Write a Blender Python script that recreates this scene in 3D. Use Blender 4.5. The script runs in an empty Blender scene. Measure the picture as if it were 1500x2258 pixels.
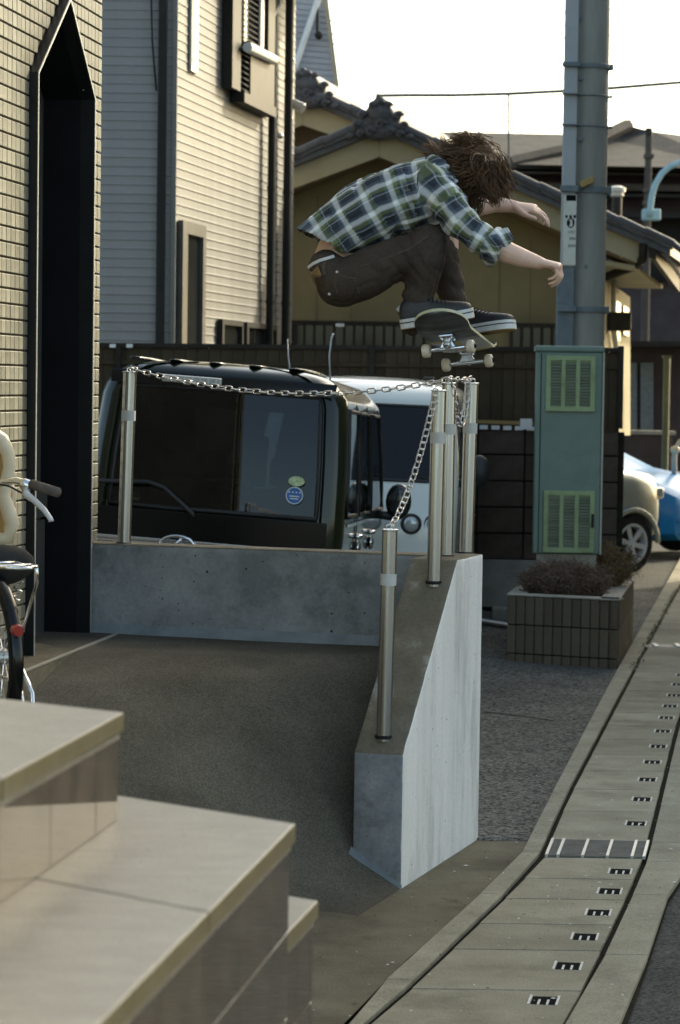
import bpy, bmesh, math, random
from mathutils import Vector, Matrix, Euler, noise as mnoise
random.seed(7)
scene = bpy.context.scene
C = scene.collection
V = Vector
# ------------------------------------------------------------------ camera
F, CX, CY, HORIZON, ROLL, CAM_H = 5500.0, 750.0, 1129.0, 850.0, 0.014, 1.95
PITCH = math.atan((CY - HORIZON) / F)
CAM = V((0, 0, CAM_H))
cam_rot = Matrix.Rotation(math.pi/2 - PITCH, 3, 'X') @ Matrix.Rotation(ROLL, 3, 'Z')
cd = bpy.data.cameras.new('camera'); cam = bpy.data.objects.new('camera', cd); C.objects.link(cam)
cam.matrix_world = Matrix.Translation(CAM) @ cam_rot.to_4x4()
cd.sensor_fit = 'VERTICAL'; cd.sensor_height = 36.0; cd.lens = F / 2258.0 * 36.0
cd.clip_start = 0.1; cd.clip_end = 3000
cd.dof.use_dof = True; cd.dof.focus_distance = 9.75; cd.dof.aperture_fstop = 6.3
scene.camera = cam
# ------------------------------------------------------------------ light
SUN_PHI, SUN_EL = math.radians(50), math.radians(28)      # measured from +X towards +Y
w = bpy.data.worlds.new('World'); scene.world = w; w.use_nodes = True
nt = w.node_tree; bg = nt.nodes['Background']
sky = nt.nodes.new('ShaderNodeTexSky'); sky.sky_type = 'NISHITA'; sky.sun_disc = False
sky.sun_elevation = SUN_EL; sky.sun_rotation = math.pi/2 - SUN_PHI
sky.air_density = 0.8; sky.dust_density = 2.6; sky.ozone_density = 0.3
nt.links.new(sky.outputs[0], bg.inputs[0]); bg.inputs[1].default_value = 0.15
sd = bpy.data.lights.new('sun', 'SUN'); so = bpy.data.objects.new('sun', sd); C.objects.link(so)
sd.energy = 2.0; sd.angle = math.radians(1.5); sd.color = (1.0, 0.94, 0.86)
sdir = V((math.cos(SUN_EL)*math.cos(SUN_PHI), math.cos(SUN_EL)*math.sin(SUN_PHI), math.sin(SUN_EL)))
so.rotation_euler = sdir.to_track_quat('Z', 'Y').to_euler()
scene.view_settings.view_transform = 'Standard'; scene.view_settings.look = 'None'
scene.view_settings.exposure = 1.5; scene.view_settings.gamma = 1.0
scene.view_settings.use_white_balance = True; scene.view_settings.white_balance_temperature = 7500; scene.view_settings.white_balance_tint = 0
# ------------------------------------------------------------------ helpers
def ray(px, py):
    return cam_rot @ V(((px - CX) / F, -(py - CY) / F, -1.0))
def at(px, py, Y):
    r = ray(px, py); return CAM + r * (Y / r.y)
def onz(px, py, z=0.0):
    r = ray(px, py); return CAM + r * ((z - CAM_H) / r.z)
def onp(px, py, p, n):
    r = ray(px, py); return CAM + r * ((p - CAM).dot(n) / r.dot(n))
def lerp(a, b, t): return a + (b - a) * t
def interp(tab, x):
    if x <= tab[0][0]: a, b = tab[0], tab[1]
    elif x >= tab[-1][0]: a, b = tab[-2], tab[-1]
    else:
        for a, b in zip(tab, tab[1:]):
            if a[0] <= x <= b[0]: break
    t = (x - a[0]) / (b[0] - a[0]); return a[1] + (b[1] - a[1]) * t
class MB:
    def __init__(s): s.v = []; s.f = []; s.m = []
    def add(s, vs, fs, mi=0):
        o = len(s.v); s.v += [V(p) for p in vs]; s.f += [tuple(i + o for i in f) for f in fs]; s.m += [mi]*len(fs); return s
    def obox(s, p, a, b, c, mi=0):
        p, a, b, c = V(p), V(a), V(b), V(c)
        if a.cross(b).dot(c) < 0: a, b = b, a
        vs = [p, p+a, p+a+b, p+b, p+c, p+a+c, p+a+b+c, p+b+c]
        return s.add(vs, [(3,2,1,0),(4,5,6,7),(0,1,5,4),(1,2,6,5),(2,3,7,6),(3,0,4,7)], mi)
    def box(s, c, sz, rz=0, mi=0):
        R = Matrix.Rotation(rz, 3, 'Z'); x, y, z = R @ V((sz[0],0,0)), R @ V((0,sz[1],0)), V((0,0,sz[2]))
        return s.obox(V(c) - x/2 - y/2 - z/2, x, y, z, mi)
    def prism(s, poly, vec, mi=0):
        poly = [V(p) for p in poly]; vec = V(vec); n = len(poly)
        nn = V((0,0,0))
        for i in range(n): nn += poly[i].cross(poly[(i+1) % n])
        if nn.dot(vec) < 0: poly = poly[::-1]
        vs = poly + [p + vec for p in poly]
        fs = [tuple(range(n))[::-1], tuple(range(n, 2*n))] + [(i, (i+1) % n, n+(i+1) % n, n+i) for i in range(n)]
        return s.add(vs, fs, mi)
    def rings(s, rs, cap=True, mi=0, closed=False):
        n = len(rs[0]); vs = [p for r in rs for p in r]; fs = []
        m = len(rs)
        for i in range(m if closed else m-1):
            k = (i+1) % m
            for j in range(n): fs.append((i*n+j, i*n+(j+1) % n, k*n+(j+1) % n, k*n+j))
        if cap and not closed: fs += [tuple(range(n))[::-1], tuple(range((m-1)*n, m*n))]
        return s.add(vs, fs, mi)
    def tube(s, pts, rad, n=10, cap=True, rnd=False, mi=0, closed=False, flat=None):
        pts = [V(p) for p in pts]; m = len(pts)
        if not hasattr(rad, '__len__'): rad = [rad]*m
        rad = list(rad)
        if rnd:
            d0 = (pts[0]-pts[1]).normalized(); d1 = (pts[-1]-pts[-2]).normalized(); r0, r1 = rad[0], rad[-1]
            pre = [(pts[0]+d0*r0*math.sin(a), r0*math.cos(a)) for a in (1.45, 1.0, .5)]
            post = [(pts[-1]+d1*r1*math.sin(a), r1*math.cos(a)) for a in (.5, 1.0, 1.45)]
            pts = [p for p, _ in pre] + pts + [p for p, _ in post]; rad = [r for _, r in pre] + rad + [r for _, r in post]; m = len(pts)
        up = None; rs = []
        for i in range(m):
            if closed: t = pts[(i+1) % m] - pts[i-1]
            else: t = pts[min(i+1, m-1)] - pts[max(i-1, 0)]
            t.normalize()
            if up is None:
                up = V((0,0,1)) if abs(t.z) < .9 else V((1,0,0))
                if flat: up = V(flat[0])
            up = (up - t * up.dot(t)).normalized(); sd_ = t.cross(up)
            k = flat[1] if flat else 1.0
            rs.append([pts[i] + (sd_*math.cos(2*math.pi*j/n)*1.0 + up*math.sin(2*math.pi*j/n)*k) * rad[i] for j in range(n)])
        return s.rings(rs, cap, mi, closed)
    def lathe(s, o, axis, prof, n=20, cap=True, mi=0):
        axis = V(axis).normalized(); up = V((0,0,1)) if abs(axis.z) < .9 else V((1,0,0))
        a = axis.cross(up).normalized(); b = axis.cross(a)
        rs = [[V(o) + axis*h + (a*math.cos(2*math.pi*j/n) + b*math.sin(2*math.pi*j/n))*r for j in range(n)] for r, h in prof]
        return s.rings(rs, cap, mi)
    def ell(s, c, r, rot=None, n=16, m=10, mi=0):
        rs = []
        for i in range(m+1):
            a = math.pi*(i+.02)/(m+.04) - math.pi/2
            rs.append([V((r[0]*math.cos(a)*math.cos(2*math.pi*j/n), r[1]*math.cos(a)*math.sin(2*math.pi*j/n), r[2]*math.sin(a))) for j in range(n)])
        R = rot or Matrix.Identity(3)
        return s.rings([[V(c) + R @ p for p in q] for q in rs], True, mi)
    def grid(s, fn, nu, nv, mi=0):
        vs = [fn(i/nu, j/nv) for i in range(nu+1) for j in range(nv+1)]
        fs = [(i*(nv+1)+j, (i+1)*(nv+1)+j, (i+1)*(nv+1)+j+1, i*(nv+1)+j+1) for i in range(nu) for j in range(nv)]
        return s.add(vs, fs, mi)
    def mesh(s, name, mats=(), smooth=False):
        me = bpy.data.meshes.new(name); me.from_pydata([tuple(p) for p in s.v], [], s.f)
        for m in (mats if isinstance(mats, (list, tuple)) else [mats]): me.materials.append(M[m] if isinstance(m, str) else m)
        if any(s.m): me.polygons.foreach_set('material_index', s.m)
        bm = bmesh.new(); bm.from_mesh(me); bmesh.ops.recalc_face_normals(bm, faces=bm.faces); bm.to_mesh(me); bm.free()
        if smooth is True: me.polygons.foreach_set('use_smooth', [True]*len(me.polygons))
        elif smooth: me.shade_smooth() if False else sharp(me, smooth)
        me.update(); return me
    def build(s, name, mats, parent=None, smooth=False, bevel=0, seg=2, **kw):
        o = bpy.data.objects.new(name, s.mesh(name, mats, smooth)); C.objects.link(o); o.parent = parent
        if bevel:
            b = o.modifiers.new('bevel', 'BEVEL'); b.width = bevel; b.segments = seg; b.limit_method = 'ANGLE'; b.angle_limit = math.radians(40)
        for k, v in kw.items(): o[k] = v
        return o
def sharp(me, ang):
    me.polygons.foreach_set('use_smooth', [True]*len(me.polygons))
    bm = bmesh.new(); bm.from_mesh(me)
    for e in bm.edges: e.smooth = e.calc_face_angle(0) < math.radians(ang)
    bm.to_mesh(me); bm.free()
def thing(name, label, cat, loc=(0,0,0), group=None, rot=None):
    o = bpy.data.objects.new(name, None); C.objects.link(o); o.empty_display_size = .1
    o.location = loc
    if rot: o.rotation_euler = rot
    tag(o, label, cat, group); return o
def tag(o, label, cat, group=None):
    o['label'] = label; o['category'] = cat
    if group: o['group'] = group
    return o
def inst(name, me, parent, loc=(0,0,0), rot=None, scale=None):
    o = bpy.data.objects.new(name, me); C.objects.link(o); o.parent = parent; o.location = loc
    if rot: o.rotation_euler = rot
    if scale: o.scale = scale
    return o
# ------------------------------------------------------------------ materials
M = {}
def mat(name, c1, c2=None, scale=6, rough=.7, metal=0, bump=0, bscale=80, rand=0, coat=0, c3=None, stretch=None, rvar=0, lo=.35, hi=.65, spec=.5, sss=0, fine=0):
    m = bpy.data.materials.new(name); m.use_nodes = True; M[name] = m
    n, l = m.node_tree.nodes, m.node_tree.links; p = n['Principled BSDF']
    p.inputs['Roughness'].default_value = rough; p.inputs['Metallic'].default_value = metal
    p.inputs['Specular IOR Level'].default_value = spec if (rough < .7 or spec != .5) else .12
    if coat: p.inputs['Coat Weight'].default_value = coat; p.inputs['Coat Roughness'].default_value = .04
    if sss: p.inputs['Subsurface Weight'].default_value = sss; p.inputs['Subsurface Radius'].default_value = (.012, .005, .003)
    c2 = c2 or c1; rgba = lambda c: (c[0], c[1], c[2], 1)
    tc = n.new('ShaderNodeTexCoord'); vec = tc.outputs['Object']
    if stretch:
        mp = n.new('ShaderNodeMapping'); mp.inputs['Scale'].default_value = stretch; l.new(vec, mp.inputs[0]); vec = mp.outputs[0]
    t = n.new('ShaderNodeTexNoise'); t.inputs['Scale'].default_value = scale; t.inputs['Detail'].default_value = 8; t.inputs['Roughness'].default_value = .65
    l.new(vec, t.inputs['Vector'])
    r = n.new('ShaderNodeValToRGB'); e = r.color_ramp.elements
    e[0].position = lo; e[0].color = rgba(c1); e[1].position = hi; e[1].color = rgba(c2)
    if c3: x = e.new((lo+hi)/2); x.color = rgba(c3)
    l.new(t.outputs[0], r.inputs[0]); col = r.outputs[0]
    if fine:
        t3 = n.new('ShaderNodeTexNoise'); t3.inputs['Scale'].default_value = bscale; t3.inputs['Detail'].default_value = 3; l.new(tc.outputs['Object'], t3.inputs['Vector'])
        mr = n.new('ShaderNodeMapRange'); mr.inputs[1].default_value = .3; mr.inputs[2].default_value = .7; mr.inputs[3].default_value = 1-fine; mr.inputs[4].default_value = 1+fine
        l.new(t3.outputs[0], mr.inputs[0])
        mx = n.new('ShaderNodeVectorMath'); mx.operation = 'SCALE'; l.new(col, mx.inputs[0]); l.new(mr.outputs[0], mx.inputs['Scale']); col = mx.outputs[0]
    if rand:
        oi = n.new('ShaderNodeObjectInfo'); mr = n.new('ShaderNodeMapRange'); mr.inputs[3].default_value = 1-rand; mr.inputs[4].default_value = 1+rand
        l.new(oi.outputs['Random'], mr.inputs[0])
        mx = n.new('ShaderNodeVectorMath'); mx.operation = 'SCALE'; l.new(col, mx.inputs[0]); l.new(mr.outputs[0], mx.inputs['Scale']); col = mx.outputs[0]
    l.new(col, p.inputs['Base Color'])
    if rvar:
        mr = n.new('ShaderNodeMapRange'); mr.inputs[3].default_value = max(0, rough-rvar); mr.inputs[4].default_value = rough+rvar
        l.new(t.outputs[0], mr.inputs[0]); l.new(mr.outputs[0], p.inputs['Roughness'])
    if bump:
        t2 = n.new('ShaderNodeTexNoise'); t2.inputs['Scale'].default_value = bscale; t2.inputs['Detail'].default_value = 5; l.new(tc.outputs['Object'], t2.inputs['Vector'])
        b = n.new('ShaderNodeBump'); b.inputs['Strength'].default_value = bump; b.inputs['Distance'].default_value = .006
        l.new(t2.outputs[0], b.inputs['Height']); l.new(b.outputs[0], p.inputs['Normal'])
    return m
def asphalt(name, a, b, bs=.9, scale=190, vs=110, v0=.55, v1=1.7):
    m = mat(name, a, b, 1.3, .88, bump=bs, bscale=scale, spec=.08)
    n, l = m.node_tree.nodes, m.node_tree.links; p = n['Principled BSDF']
    src = p.inputs['Base Color'].links[0].from_socket
    vo = n.new('ShaderNodeTexVoronoi'); vo.inputs['Scale'].default_value = vs
    tc = n.new('ShaderNodeTexCoord'); l.new(tc.outputs['Object'], vo.inputs['Vector'])
    hs = n.new('ShaderNodeSeparateColor'); l.new(vo.outputs['Color'], hs.inputs[0])
    mr = n.new('ShaderNodeMapRange'); mr.inputs[1].default_value = 0; mr.inputs[2].default_value = 1; mr.inputs[3].default_value = v0; mr.inputs[4].default_value = v1
    l.new(hs.outputs[0], mr.inputs[0])
    mx = n.new('ShaderNodeVectorMath'); mx.operation = 'SCALE'; l.new(src, mx.inputs[0]); l.new(mr.outputs[0], mx.inputs['Scale'])
    l.new(mx.outputs[0], p.inputs['Base Color'])
def glass(name, tint, fac=.85):
    m = bpy.data.materials.new(name); m.use_nodes = True; M[name] = m
    n, l = m.node_tree.nodes, m.node_tree.links; n.remove(n['Principled BSDF']); out = n['Material Output']
    tr = n.new('ShaderNodeBsdfTransparent'); tr.inputs[0].default_value = (*tint, 1)
    gl = n.new('ShaderNodeBsdfGlossy'); gl.inputs['Roughness'].default_value = .02
    fr = n.new('ShaderNodeFresnel'); fr.inputs[0].default_value = 1.52
    mx = n.new('ShaderNodeMixShader'); l.new(fr.outputs[0], mx.inputs[0]); l.new(tr.outputs[0], mx.inputs[1]); l.new(gl.outputs[0], mx.inputs[2]); l.new(mx.outputs[0], out.inputs[0])
asphalt('asphalt_lot', (.080,.077,.067), (.118,.113,.098), .9, 190, 75, .25, 2.3)
asphalt('asphalt_road', (.055,.055,.052), (.085,.082,.074))
asphalt('asphalt_ramp', (.064,.058,.044), (.118,.106,.082), .35, 220, 230, .7, 1.35)
mat('apron', (.115,.10,.068), (.195,.172,.12), 1.6, .9, bump=.3, bscale=120, fine=.2)
mat('lid', (.25,.225,.16), (.345,.315,.23), 3.0, .88, bump=.25, bscale=140, rand=.13, fine=.2)
mat('curb', (.26,.235,.17), (.355,.325,.24), 3.0, .88, bump=.25, bscale=130, rand=.08, fine=.2)
mat('joint', (.022,.020,.015), (.040,.036,.027), 20, .95, spec=.02)
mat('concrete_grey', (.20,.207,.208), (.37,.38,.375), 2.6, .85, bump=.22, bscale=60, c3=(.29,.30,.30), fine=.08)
mat('concrete_white_lit', (.66,.65,.61), (.86,.85,.81), 7, .85, bump=.1, bscale=70, stretch=(1,1,.05), lo=.3, hi=.62, c3=(.78,.77,.73), fine=.05)  # whitish streaks, plus the lit brightness of the right face put into the colour
mat('concrete_top', (.15,.13,.095), (.40,.385,.34), 4.5, .9, bump=.25, bscale=70, lo=.45, hi=.72, c3=(.19,.165,.12), fine=.1)
mat('mortar_blue', (.17,.195,.205), (.25,.275,.285), 6, .8, bump=.3, bscale=40)
mat('grout', (.075,.06,.04), (.11,.09,.06), 12, .95)
mat('wall_tile', (.225,.208,.155), (.31,.288,.222), 4, .42, rand=.20, bump=.08, bscale=50, spec=.3)
mat('plinth', (.24,.235,.21), (.34,.33,.30), 5, .85, bump=.3, bscale=50)
mat('black_metal', (.008,.009,.010), (.014,.015,.016), 6, .4, spec=.25)
mat('black_panel', (.005,.006,.007), (.009,.010,.011), 3, .6, spec=.15)
mat('end_grey', (.05,.055,.06), (.075,.08,.085), 2, .85)
mat('door_grey', (.055,.055,.052), (.08,.08,.075), 3, .4)
mat('steel', (.56,.59,.62), (.66,.69,.72), 30, .22, 1.0, stretch=(1,1,.05), rvar=.06)
mat('steel_dull', (.45,.44,.42), (.55,.54,.52), 30, .34, 1.0)
mat('chain_steel', (.62,.58,.53), (.74,.70,.65), 20, .25, 1.0)
mat('tape', (.50,.50,.48), (.58,.58,.56), 10, .5)
mat('siding_grey', (.27,.26,.245), (.31,.30,.285), 3, .65, rand=.04, bump=.05, bscale=120, spec=.25)
mat('siding_cream', (.205,.199,.18), (.25,.243,.22), 3, .6, rand=.04, bump=.06, bscale=120, spec=.25)
mat('siding_blue', (.33,.34,.38), (.39,.40,.44), 3, .6, rand=.03)
mat('pipe_dark', (.018,.017,.015), (.026,.025,.021), 6, .55, spec=.2)
mat('brown_dark', (.020,.016,.012), (.032,.026,.018), 6, .55, spec=.2)
mat('window_dark', (.012,.014,.015), (.02,.023,.025), 2, .08)
mat('alu', (.42,.41,.37), (.5,.49,.45), 8, .4, .3)
mat('white_paint', (.72,.72,.70), (.80,.80,.78), 6, .5)
mat('slot_white', (.50,.49,.44), (.62,.61,.56), 20, .6)
mat('olive_paint', (.07,.08,.04), (.10,.11,.06), 5, .6)
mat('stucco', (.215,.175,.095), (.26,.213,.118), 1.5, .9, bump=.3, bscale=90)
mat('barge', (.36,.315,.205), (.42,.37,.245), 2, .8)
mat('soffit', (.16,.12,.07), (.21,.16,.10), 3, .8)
mat('kawara', (.060,.062,.068), (.11,.112,.12), 8, .45, rand=.15, spec=.35)
mat('onigawara', (.045,.047,.055), (.085,.088,.10), 14, .6, bump=.3, bscale=60)
mat('brown_building', (.052,.042,.045), (.072,.060,.062), 2, .85)
mat('brown_roof', (.065,.058,.052), (.095,.084,.074), 3, .85, rand=.06)
mat('fence_brown', (.050,.036,.022), (.070,.052,.033), 4, .75, rand=.16, spec=.12)
mat('block_brown', (.062,.048,.037), (.095,.076,.060), 5, .9, bump=.5, bscale=70, rand=.12)
mat('block_planter', (.095,.075,.052), (.145,.115,.082), 5, .9, bump=.5, bscale=70, rand=.14)
mat('cap_concrete', (.30,.275,.22), (.38,.35,.29), 4, .85, bump=.3, bscale=60)
mat('pole_concrete', (.25,.245,.215), (.32,.315,.28), 5, .85, stretch=(1,1,.15), bump=.15, bscale=60)
mat('pole_plate', (.34,.355,.36), (.39,.405,.41), 4, .7, spec=.15)
mat('pole_wrap', (.13,.155,.165), (.18,.205,.215), 14, .8, bump=.3, bscale=50)
mat('ink', (.010,.010,.011), None, 4, .9, spec=.02)
mat('cabinet_green', (.135,.20,.165), (.175,.24,.20), 2.5, .5, rvar=.1)
mat('cabinet_vent', (.24,.32,.15), (.33,.42,.22), 5, .55)
mat('vent_slat', (.10,.125,.075), (.17,.19,.12), 7, .6, rand=.15)
mat('cabinet_edge_lit', (.42,.40,.33), (.52,.50,.43), 12, .6)
mat('twig', (.13,.085,.06), (.20,.14,.10), 10, .9)
mat('leaf_rust', (.20,.115,.035), (.12,.10,.04), 30, .8)
mat('soil', (.06,.045,.03), (.09,.07,.05), 20, .95)
mat('moss', (.07,.10,.025), (.12,.13,.05), 20, .9)
mat('van_green', (.006,.011,.005), (.008,.014,.006), 2, .2, .0, coat=.5, spec=.3)
mat('van_white', (.68,.70,.64), (.72,.74,.68), 2, .25, 0, coat=.8)
mat('suv_silver', (.26,.275,.24), (.29,.305,.27), 2, .32, .1, coat=.4)
mat('car_blue', (.003,.13,.36), (.004,.15,.40), 2, .3, .0, coat=.1, spec=.25)
mat('black_plastic', (.012,.012,.012), (.018,.018,.018), 20, .5)
mat('black_gloss', (.004,.005,.005), None, 4, .15, spec=.35)
mat('rubber', (.018,.018,.018), (.03,.03,.028), 20, .85)
mat('chrome', (.78,.78,.78), None, 4, .08, 1.0)
mat('alloy', (.50,.51,.52), (.58,.59,.60), 8, .4, .1)
mat('lamp_red', (.30,.02,.015), None, 4, .2, coat=1)
mat('lamp_clear', (.45,.47,.46), (.6,.62,.6), 60, .15, .3, coat=1)
mat('seat_fabric', (.035,.033,.03), (.05,.047,.043), 20, .9)
mat('sticker_green', (.25,.42,.12), (.7,.75,.55), 60, .4)
mat('sticker_blue', (.02,.14,.42), None, 4, .4)
mat('sticker_yellow', (.72,.58,.04), None, 4, .5)
def weather(name, stain, s1=3.0, t0=.55, t1=.75, pits=18.0, ps=.06, stretch=(1,1,1)):
    m=M[name]; n,l=m.node_tree.nodes,m.node_tree.links; p=n['Principled BSDF']; src=p.inputs['Base Color'].links[0].from_socket
    tc=n.new('ShaderNodeTexCoord'); mp=n.new('ShaderNodeMapping'); mp.inputs['Scale'].default_value=stretch; mp.inputs['Location'].default_value=(3.1,1.7,.4); l.new(tc.outputs['Object'],mp.inputs[0])
    t=n.new('ShaderNodeTexNoise'); t.inputs['Scale'].default_value=s1; t.inputs['Detail'].default_value=10; t.inputs['Roughness'].default_value=.7; l.new(mp.outputs[0],t.inputs['Vector'])
    mr=n.new('ShaderNodeMapRange'); mr.inputs[1].default_value=t0; mr.inputs[2].default_value=t1; mr.inputs[4].default_value=.85; l.new(t.outputs[0],mr.inputs[0])
    mx=n.new('ShaderNodeMix'); mx.data_type='RGBA'; l.new(mr.outputs[0],mx.inputs[0]); l.new(src,mx.inputs[6]); mx.inputs[7].default_value=(*stain,1)
    vo=n.new('ShaderNodeTexVoronoi'); vo.inputs['Scale'].default_value=pits; l.new(tc.outputs['Object'],vo.inputs['Vector']); se=n.new('ShaderNodeSeparateColor'); l.new(vo.outputs['Color'],se.inputs[0])
    th=n.new('ShaderNodeMath'); th.operation='MULTIPLY'; th.inputs[1].default_value=ps; l.new(se.outputs[0],th.inputs[0])
    po=n.new('ShaderNodeMath'); po.operation='POWER'; po.inputs[1].default_value=3; l.new(se.outputs[1],po.inputs[0]); m2=n.new('ShaderNodeMath'); m2.operation='MULTIPLY'; l.new(th.outputs[0],m2.inputs[0]); l.new(po.outputs[0],m2.inputs[1])
    lt=n.new('ShaderNodeMath'); lt.operation='LESS_THAN'; l.new(vo.outputs['Distance'],lt.inputs[0]); l.new(m2.outputs[0],lt.inputs[1])
    my=n.new('ShaderNodeMix'); my.data_type='RGBA'; l.new(lt.outputs[0],my.inputs[0]); l.new(mx.outputs[2],my.inputs[6]); my.inputs[7].default_value=(stain[0]*.35,stain[1]*.35,stain[2]*.35,1); l.new(my.outputs[2],p.inputs['Base Color'])
mat('grate_dark', (.13,.125,.11), (.19,.185,.165), 14, .55, spec=.2)
glass('glass_light', (.72,.78,.78)); glass('glass_tint', (.085,.10,.105)); glass('glass_clear', (.30,.36,.40))
mat('granite', (.215,.192,.150), (.29,.262,.21), 9, .45, rand=.06, fine=.16, bscale=160, rvar=.08, stretch=(1,2.5,1))
mat('granite_polished', (.11,.085,.054), (.19,.15,.10), 9, .04, rand=.14, fine=.15, bscale=160, coat=1.0, spec=.5)
mat('granite_edge', (.15,.125,.07), (.20,.17,.10), 9, .35)
mat('skin', (.68,.44,.33), (.76,.51,.40), 9, .48, bump=.12, bscale=220, sss=.12)
mat('nail', (.62,.40,.32), None, 4, .3)
mat('eye_white', (.7,.68,.64), None, 4, .2)
mat('denim_brown', (.044,.033,.026), (.092,.073,.060), 3.0, .85, bump=.45, bscale=160, fine=.18, lo=.3, hi=.7)
mat('stitch', (.10,.08,.06), None, 4, .8)
mat('leather_tan', (.30,.20,.10), (.20,.12,.06), 60, .6)
mat('band_white', (.62,.62,.62), None, 4, .8)
mat('shoe_black', (.014,.014,.015), (.035,.035,.036), 14, .55, bump=.3, bscale=150)
mat('sole_white', (.58,.58,.56), (.74,.74,.72), 14, .6)
mat('sole_black', (.02,.02,.02), None, 4, .6)
mat('ply_edge', (.50,.50,.32), (.64,.60,.44), 40, .7)
mat('grip', (.012,.012,.012), (.03,.03,.03), 200, .95, bump=.5, bscale=400)
mat('wheel_cream', (.62,.52,.40), (.74,.64,.52), 20, .5)
mat('truck_metal', (.50,.51,.55), (.66,.67,.72), 40, .28, 1.0)
mat('bike_red', (.16,.035,.03), (.10,.022,.02), 9, .35)
mat('cream_plastic', (.62,.52,.36), (.70,.60,.44), 6, .4)
mat('grip_grey', (.10,.085,.075), (.14,.12,.105), 30, .75)
mat('lamp_blue', (.26,.42,.46), (.34,.50,.54), 4, .5)
mat('wire', (.08,.09,.085), None, 4, .6)
mat('brown_pad', (.35,.24,.10), None, 4, .7)
weather('concrete_grey',(.085,.085,.075),3.4,.52,.74,40,.28)
weather('concrete_white_lit',(.30,.295,.26),4.0,.52,.80,46,.22,(1,1,.22))
weather('apron',(.055,.048,.034),1.7,.50,.74,26,.20)
weather('lid',(.10,.088,.062),2.2,.52,.80,30,.22); weather('curb',(.11,.098,.07),2.2,.52,.80,30,.22)
weather('wall_tile',(.17,.155,.11),1.3,.55,.85,5,.0)
weather('granite',(.165,.148,.115),2.0,.5,.8,60,.25); weather('pole_concrete',(.13,.13,.115),1.6,.5,.8,20,.1,(1,1,.2))
weather('cabinet_green',(.085,.13,.105),3,.55,.8,30,.0); weather('siding_cream',(.20,.19,.165),1.1,.5,.85,5,.0,(1,1,.4)); weather('stucco',(.20,.165,.09),.8,.5,.85,5,0)
weather('cabinet_vent',(.17,.15,.065),6,.5,.75,30,0); weather('siding_grey',(.21,.205,.195),.9,.5,.85,5,0,(1,1,.5))
# ================================================================== ground
def sheet(name, pts, m, z=None, kind='structure'):
    mb = MB(); mb.add([V((p[0], p[1], p[2] if z is None else z)) for p in pts], [tuple(range(len(pts)))])
    return mb.build(name, m, kind=kind)
sheet('ground', [(-300,-40),(300,-40),(300,900),(-300,900)], 'asphalt_road', -.012)
# gutter lines as X(Y)
LCURB = [(7.0,-.06),(8.382,.243),(9.6,.60),(10.206,.756),(11.5,.968),(15.764,1.687),(17.0,1.90),(30.0,4.15)]
LLID = [(6.5,-.19),(7.988,.258),(9.384,.639),(10.16,.840),(11.55,1.06),(18.616,2.305),(30.0,4.33)]
RLID = [(6.5,.46),(7.578,.74),(9.366,1.116),(10.137,1.271),(10.726,1.372),(14.152,1.943),(30.0,4.75)]
RCURB = [(6.5,.66),(7.588,.918),(9.376,1.263),(10.15,1.47),(10.75,1.60),(14.152,2.24),(30.0,5.35)]
def ymap(py, px=1300): return onz(px, py).y
# road to the right of the gutter, apron to the left
sheet('road', [(interp(RCURB,y)-.02, y) for y in (2,5,7,9,10.15,12,15,30,80)] + [(40,80),(40,2)], 'asphalt_road', -.004)
U = V((.312,.950,0)); W = V((.950,-.312,0))            # along / across the concrete walls
N0 = V((.258,9.605,0)); F0 = V((.618,10.70,0))
lot_edge = onz(1055,1850).y
lot_x0, lot_x1 = interp(LCURB, lot_edge+.05), .55
# apron concrete sheet
pts = [(interp(LCURB,y)+.02, y) for y in (2.0,5.0,7.0,8.4,9.6,10.2,lot_edge+.02)] + [(.3,lot_edge+.04),(-6,lot_edge+2),(-9,2)]
sheet('apron', pts, 'apron', .0)
# parking lot, rising gently to the back
mb = MB()
def lotz(x, y):
    t = max(0., min(1., (y-15.5)/6.0)); s = max(0., min(1., (1.6-x)/2.0))
    t2 = max(0., min(1., (y-11.2)/3.0)); s2 = max(0., min(1., (.6-x)/2.0))
    return .004 + .26*t*t*(3-2*t)*s + .20*t2*t2*(3-2*t2)*s2
def lotfn(u, v):
    y = lerp(lot_edge, 24, u); xr = interp(LCURB, y)+.015 if y < 17.3 else interp(LCURB,y)+.2
    x = lerp(xr, -9, v*v*.7+v*.3) if y > 11.6 else lerp(xr, .40, v)
    p = V((x, y, lotz(x, y))); return p
mb.grid(lotfn, 60, 30); mb.build('parking_lot', 'asphalt_lot', smooth=True, kind='structure')
# broken asphalt lip in front of the lot
mb = MB(); pts=[]
for i in range(24):
    t=i/23; x=lerp(.60, lot_x0+.01, t); pts.append((x, lot_edge-.004+.012*mnoise.noise(V((x*14,3,1)))))
rs=[[V((x,y-.035,.0015)),V((x,y-.01,.009)),V((x,y+.02,.006))] for x,y in pts]
mb.add([p for r in rs for p in r],[(i*3+j,i*3+j+1,i*3+3+j+1,i*3+3+j) for i in range(23) for j in range(2)])
mb.build('asphalt_lip','asphalt_lot', kind='structure')
# white painted bay line far in the lot
a, b = at(1060,1357,20), at(1115,1357,20)
p1, p2 = V((.95,19.2,0)), V((1.75,18.9,0))
mb=MB(); mb.add([V((p.x,p.y,lotz(p.x,p.y)+.012)) for p in (V((.2,20.0,0)),V((1.72,19.75,0)),V((1.72,19.93,0)),V((.2,20.18,0)))],[(0,1,2,3)]); mb.build('parking_line','white_paint',kind='structure')
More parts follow.
